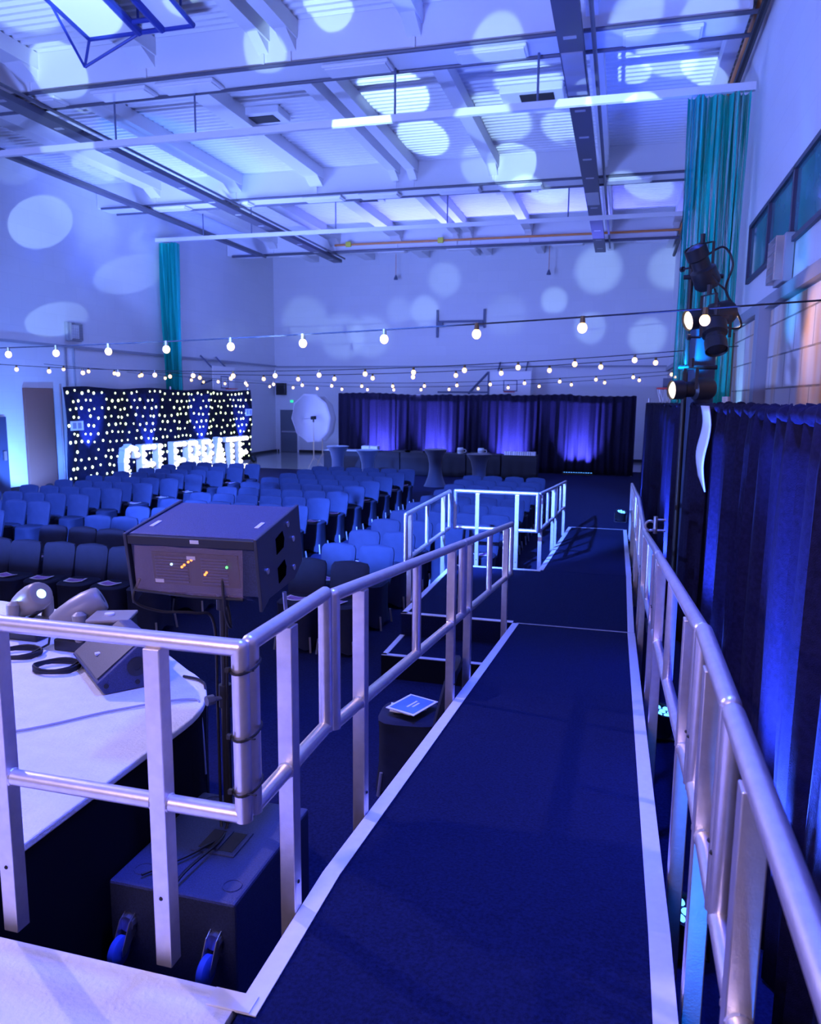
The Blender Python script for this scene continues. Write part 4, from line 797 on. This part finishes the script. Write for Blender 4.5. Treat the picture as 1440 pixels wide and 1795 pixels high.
GLY = {  # strokes on a 0..1 x 0..1 grid
    'C': [[(0.92, 0.78), (0.8, 0.93), (0.5, 0.97), (0.2, 0.9), (0.08, 0.65), (0.08, 0.35), (0.2, 0.1), (0.5, 0.03), (0.8, 0.07), (0.92, 0.22)]],
    'E': [[(0.92, 0.95), (0.12, 0.95), (0.12, 0.05), (0.92, 0.05)], [(0.12, 0.5), (0.78, 0.5)]],
    'L': [[(0.12, 0.95), (0.12, 0.05), (0.9, 0.05)]],
    'B': [[(0.12, 0.05), (0.12, 0.95), (0.65, 0.95), (0.88, 0.82), (0.88, 0.64), (0.65, 0.5), (0.12, 0.5)], [(0.65, 0.5), (0.92, 0.36), (0.92, 0.18), (0.68, 0.05), (0.12, 0.05)]],
    'R': [[(0.12, 0.05), (0.12, 0.95), (0.68, 0.95), (0.9, 0.82), (0.9, 0.6), (0.68, 0.47), (0.12, 0.47)], [(0.5, 0.47), (0.92, 0.05)]],
    'A': [[(0.06, 0.05), (0.5, 0.97), (0.94, 0.05)], [(0.24, 0.36), (0.76, 0.36)]],
    'T': [[(0.04, 0.95), (0.96, 0.95)], [(0.5, 0.95), (0.5, 0.05)]],
}
lx0, ly0, lx1, ly1 = -13.45, 18.45, -13.15, 25.4
word = 'CELEBRATE'; la = Vector((lx0, ly0, 0)); lv = Vector((lx1 - lx0, ly1 - ly0, 0)); ld = lv.normalized(); ln = Vector((ld.y, -ld.x, 0)); cell = lv.length / 9
nth = {'E': ['first', 'second', 'last']}; cnt = {}
for i, ch in enumerate(word):
    base = la + ld * (cell * (i + 0.06)); w_, h_ = cell * 0.90, 1.28
    cnt[ch] = cnt.get(ch, 0) + 1
    which = '' if ch != 'E' else ['first ', 'second ', 'last '][cnt[ch] - 1]
    t = thing('light_up_letter', f'white light-up letter, the {which}{ch} of the word CELEBRATE', 'letter', (base.x, base.y, 0), 'light-up letters before the star cloth')
    P3 = lambda u, v, d_: base + ld * (0.06 + (w_ - 0.12) * u) + ln * d_ + Vector((0, 0, 0.08 + (h_ - 0.16) * v))
    sh = MB(); face = MB(); seen = []
    for st_ in GLY[ch]:
        for k2 in range(len(st_) - 1):
            a, c = st_[k2], st_[k2 + 1]
            pa, pb = P3(*a, 0), P3(*c, 0); dd_ = (pb - pa).normalized()
            sh.bar(pa - dd_ * 0.075 - ln * 0.02, pb + dd_ * 0.075 - ln * 0.02, 0.17, 0.2, up=tuple(ln))
            L2 = (pb - pa).length; nb_ = max(1, round(L2 / 0.19))
            for q_ in range(nb_ + 1):
                p = pa.lerp(pb, q_ / nb_)
                if all((p - s_).length > 0.12 for s_ in seen): seen.append(p)
    sh.build('shell', 'letter', t)
    for p in seen: MB().ball(p + ln * 0.115, 0.072, 10).build('bulb', 'lbulb', t, smooth=True)
    MB().box(base + ld * (w_ / 2) - ln * 0.1 + Vector((0, 0, 0.02)), (0.3, w_ * 0.9, 0.04)).build('foot', 'letter', t)

# ------------------------------------------------------------------ bar at the back
TX = [(-10.0, -8.65, True), (-8.6, -7.25, False), (-7.2, -6.1, False), (-6.05, -4.95, False), (-4.9, -3.78, False), (-3.72, -2.6, False)]
for i, (xa, xb, wh) in enumerate(TX):
    t = thing('trestle_table', ('white clothed serving table at the left end of the bar row' if wh else f'dark clothed serving table before the back drape, {ORD[i-1]} after the white one'), 'table', ((xa + xb) / 2, 25.5, 0.012), 'serving tables at the back drape')
    MB().box(((xa + xb) / 2, 25.5, 0.775), (xb - xa, 0.74, 0.03)).build('tabletop', 'panelwhite' if wh else 'cloth', t)
    q = MB(); n2 = 28
    def clf(u, v, xa=xa, xb=xb):
        per = [(xa, 25.88), (xa, 25.12), (xb, 25.12), (xb, 25.88)]; s = u * 3; k3 = min(2, int(s)); f_ = s - k3; a, c = per[k3], per[k3 + 1]
        o_ = 0.012 * math.sin(u * 60) * v; return (a[0] + (c[0] - a[0]) * f_ + (o_ if k3 != 1 else 0), a[1] + (c[1] - a[1]) * f_ + (o_ if k3 == 1 else 0), 0.79 - 0.76 * v)
    q.grid(clf, 60, 4); q.build('cloth_skirt', 'letter' if wh and False else 'cloth', t, smooth=True, solid=0.006)
    if wh: MB().box(((xa + xb) / 2, 25.5, 0.795), (xb - xa + 0.04, 0.8, 0.012)).build('top_cloth', 'letter', t)
for i, (x, y, s) in enumerate(((-8.55, 25.5, 0.30), (-8.25, 25.5, 0.30))): tag(MB().box((x, y, 0.79 + 0.09 + 0.005), (0.28, 0.3, 0.16)).build('napkin_box', 'letter', bevel=0.01), f'white box on the left end of the bar tables, {["left", "right"][i]} of two', 'box', 'white boxes on the bar')
for i, x in enumerate((-7.2, -6.75, -4.5)): tag(MB().prism([(-0.3, 0), (0.3, 0), (0.33, 0.05), (-0.33, 0.05)], -0.2, 0.2, lambda u, v, w, x=x: (x + u, 25.4 + w, 0.793 + v)).build('tray', 'blackplastic'), f'black serving tray on the bar tables, {ORD[i]} from the left', 'tray', 'black trays on the bar')
for i, x in enumerate((-5.15, -4.45)):
    t = thing('jug', f'pale patterned jug on the dark bar table, {["left", "right"][i]} of the two', 'jug', (x, 25.4, 0.79), 'pale jugs on the bar')
    MB().lathe([(0.09, 0.0), (0.11, 0.03), (0.11, 0.16), (0.09, 0.2), (0.08, 0.2), (0.095, 0.02)], (x, 25.3, 0.792), 14).build('body', 'letter', t, smooth=True); MB().torus((x + 0.14, 25.3, 0.89), 0.05, 0.014, Matrix.Rotation(math.pi / 2, 3, 'X'), 14, 6).build('handle', 'letter', t); MB().lathe([(0.112, 0.06), (0.112, 0.13)], (x, 25.3, 0.792), 14).build('printed_band', 'ledge', t)
gp = LMB(); gp.lathe([(0.035, 0.0), (0.04, 0.002), (0.036, 0.12), (0.032, 0.12), (0.03, 0.01)], (0, 0, 0), 10)
g0 = gp.build('drinking_glass', 'glassw', smooth=True); k3 = 0
for row in range(2):
    for i in range(14):
        o = g0 if k3 == 0 else g0.copy()
        if k3: COL.objects.link(o)
        k3 += 1; o.location = (-3.62 + 0.073 * i, 25.25 + 0.12 * row, 0.792); tag(o, f'clear glass on the right bar table, {["front", "rear"][row]} row, {ORD[i]} from the left', 'glass', 'glasses set out on the bar')
for i, (x, y) in enumerate(((-8.53, 22.6), (-7.1, 21.3), (-5.30, 22.3), (-3.72, 20.9))):
    t = thing('poseur_table', f'tall round table in a dark stretch cover, {ORD[i]} from the left', 'table', (x, y, 0.012), 'tall tables behind the chairs')
    pr = [(0.345, 0.0), (0.29, 0.1), (0.22, 0.3), (0.185, 0.5), (0.19, 0.7), (0.24, 0.92), (0.33, 1.06), (0.345, 1.085)]
    MB().lathe(pr, (x, y, 0.013), 24).build('stretch_cover', 'spandex', t, smooth=True); MB().lathe([(0.35, 1.085), (0.35, 1.105), (0.34, 1.11)], (x, y, 0.013), 24).build('tabletop', 'spandex', t)

# photo umbrellas
def umbrella(c, nrm, lab, R_=0.93):
    t = thing('photo_umbrella', lab, 'studio light', (c[0], c[1], 0.012), 'photo umbrellas'); c = Vector(c); nn = Vector(nrm).normalized(); R = nn.to_track_quat('Z', 'Y').to_matrix()
    b = MB(); n = 10; rings = [(0.001, 0.42), (0.3, 0.36), (0.6, 0.2), (0.85, 0.02), (0.93, -0.06)]; vs = []
    for (r_, d_) in rings:
        for k2 in range(n * 2):
            a0 = math.pi * k2 / n; sc = 0.94 if k2 % 2 else 1.0
            sc = 1 - (1 - sc) * (r_ / 0.93); vs.append(c + R @ Vector((r_ * sc * math.cos(a0), r_ * sc * math.sin(a0), -d_ + 0.0)))
    m2 = n * 2; b.add(vs, [(i * m2 + k2, i * m2 + (k2 + 1) % m2, (i + 1) * m2 + (k2 + 1) % m2, (i + 1) * m2 + k2) for i in range(4) for k2 in range(m2)])
    b.build('canopy', 'umb', t, smooth=True, solid=0.005)
    hd = c + nn * 0.16
    MB().cyl(c - nn * 0.42, hd, 0.012, 8).build('shaft', 'steel', t); MB().box(hd, (0.12, 0.12, 0.2), R).build('flash_head', 'blackplastic', t, bevel=0.015); MB().cyl(hd, hd + Vector((0, 0, -0.16)), 0.03, 8).build('bracket', 'blackplastic', t)
    fl = Vector((hd.x, hd.y, 0.012)); MB().tube([fl + Vector((0, 0, 0.3)), fl + Vector((0, 0, 1.0)), hd + Vector((0, 0, -0.14))], [0.026, 0.02, 0.012], 8).build('stand_tube', 'standm', t)
    for k2 in range(3):
        a0 = 2 * math.pi * k2 / 3 + 0.4; MB().tube([fl + Vector((0, 0, 0.42)), fl + Vector((0.42 * math.cos(a0), 0.42 * math.sin(a0), 0.01))], 0.014, 6).build('leg', 'standm', t)
umbrella((-11.06, 26.5, 1.86), (0.87, -0.48, 0.10), 'large white photo umbrella on a stand in front of the back drape end')
umbrella((-11.45, 28.3, 1.78), (0.93, -0.36, 0.05), 'second white photo umbrella half hidden behind the first', 0.8)

# ------------------------------------------------------------------ black column with stage lights
t = thing('lighting_column', 'black cloth wrapped lighting column behind the right drape', 'column', (0.83, 9.25, 0))
b = MB(); b.tube([(0.83, 9.25, 0.0), (0.83, 9.25, 1.5), (0.83, 9.25, 3.62)], 0.16, 20); b.build('wrapped_column', 'tarp', t, smooth=True)
q = MB(); q.cyl((0.66, 8.98, 0.0), (0.66, 8.98, 4.1), 0.028, 10); q.build('pole', 'blackplastic', t, smooth=True)
MB().box((0.70, 9.1, 0.02), (0.6, 0.6, 0.03)).build('base_plate', 'blackplastic', t)
for z in (3.0, 3.95): MB().cyl((0.58, 8.95, z), (0.98, 8.95, z), 0.025, 10).build('crossbar', 'blackplastic', t, smooth=True)
def profile(lens_c, dir_, L, lab, lit=True, r=0.095):
    t = thing('profile_spotlight', lab, 'stage light', lens_c, 'spotlights on the column'); c = Vector(lens_c); d = Vector(dir_).normalized(); R = d.to_track_quat('Z', 'Y').to_matrix()
    MB().lathe([(r * 0.9, -0.03), (r, 0.0), (r, -0.12), (r * 0.82, -0.14), (r * 0.82, -L * 0.5), (r * 1.15, -L * 0.55), (r * 1.2, -L * 0.9), (r * 0.9, -L), (0.02, -L)], c, 18, R).build('barrel', 'blackplastic', t, smooth=True)
    MB().lathe([(r * 0.88, -0.02), (r * 0.5, 0.005), (0.001, 0.012)], c, 18, R).build('lens', 'lens' if lit else 'blackplastic', t, smooth=True)
    y = MB(); h = c - d * L * 0.45; sx = d.cross(Vector((0, 0, 1))).normalized()
    for s in (-1, 1): y.bar(h + sx * r * 1.3 * s, h + sx * r * 1.3 * s + Vector((0, 0, 0.22)), 0.03, 0.008)
    y.bar(h + sx * r * 1.3 + Vector((0, 0, 0.22)), h - sx * r * 1.3 + Vector((0, 0, 0.22)), 0.03, 0.008); y.cyl(h + Vector((0, 0, 0.22)), h + Vector((0, 0, 0.32)), 0.025, 8); y.build('yoke', 'blackplastic', t)
    kn = MB(); kn.cyl(h + sx * r * 1.3, h + sx * (r * 1.3 + 0.1), 0.012, 6); kn.cyl(h + sx * (r * 1.3 + 0.1), h + sx * (r * 1.3 + 0.13), 0.03, 8); kn.build('knob', 'blackplastic', t)
profile((0.50, 8.55, 2.75), (-0.92, -0.38, -0.05), 0.46, 'warm lensed profile spotlight low on the black column', True, 0.10)
profile((0.62, 8.6, 3.46), (-0.88, -0.42, -0.22), 0.52, 'warm lensed profile spotlight high on the black column', True, 0.105)
profile((0.66, 8.75, 4.22), (-0.40, -0.35, 0.85), 0.46, 'unlit spotlight tipped upward at the top of the column', False, 0.115)
profile((0.90, 8.36, 3.14), (0.1, -0.5, -0.85), 0.36, 'unlit spotlight hanging downward at mid column', False, 0.11)
cab('lamp_cable', [(0.8, 8.8, 4.15), (0.95, 8.8, 4.22), (1.05, 8.82, 4.05), (1.0, 8.85, 3.8), (1.1, 8.8, 3.6), (1.17, 8.8, 3.42), (1.05, 8.8, 3.4), (0.95, 8.85, 3.5)], 0.012, 'black cable loops at the top of the lighting column')
cab('lamp_cable', [(0.82, 8.8, 4.0), (0.9, 8.7, 3.85), (1.0, 8.72, 3.75), (1.05, 8.75, 3.55), (0.95, 8.75, 3.62), (0.88, 8.75, 3.8)], 0.01, 'second black cable loop beside the upper spotlights')
spot('profile_spill', (1.1, 8.95, 3.55), (1.85, 8.0, 3.1), 130, 26, (1.0, 0.55, 0.30), 0.8, 0.08)
spot('column_wash', (0.56, 8.75, 2.95), (0.83, 9.2, 3.3), 70, 160, (0.0, 0.33, 1.0), 0.6, 0.03)

# ------------------------------------------------------------------ festoon string lights
def festoon(a, b_, sag, n, lab, off=0.5, drop=0.05):
    a, b_ = Vector(a), Vector(b_); t = thing('festoon_string', lab, 'string lights', tuple(a), 'festoon strings over the hall')
    P4 = lambda s: a.lerp(b_, s) - Vector((0, 0, sag * 4 * s * (1 - s)))
    MB().tube([P4(i / 40) for i in range(41)], 0.008, 6).build('cable', 'cable', t)
    for i in range(n):
        p = P4((i + off) / n)
        MB().cyl(p + Vector((0, 0, 0.01)), p - Vector((0, 0, drop)), 0.02, 10, 0.024).build('socket', 'socket', t, smooth=True)
        MB().ball(p - Vector((0, 0, drop + 0.042)), 0.043, 12, 1.1).build('bulb', 'bulb', t, smooth=True)
d0 = Vector((-0.985, 0.242, 0))
p0 = Vector((0.624, 6.784, 3.42))
festoon(p0 - d0 * 1.25, p0 + d0 * 16.75, 0.14, 18, 'nearest festoon string of warm bulbs crossing above the railings', 0.25 * 0 + 1.25 - 0.0 if False else 0.25)
festoon((1.75, 13.3, 3.5), (-15.9, 15.2, 3.45), 0.33, 18, 'second festoon string of warm bulbs across the hall', 0.6)
festoon((1.75, 14.7, 3.5), (-15.9, 18.6, 3.5), 0.36, 18, 'third festoon string of warm bulbs across the hall', 0.2)
festoon((1.75, 21.8, 3.45), (-15.9, 22.4, 3.4), 0.36, 18, 'fourth festoon string of warm bulbs across the hall', 0.5)
festoon((1.75, 23.4, 3.4), (-15.9, 26.2, 3.3), 0.36, 18, 'farthest festoon string of warm bulbs before the back drape', 0.3)
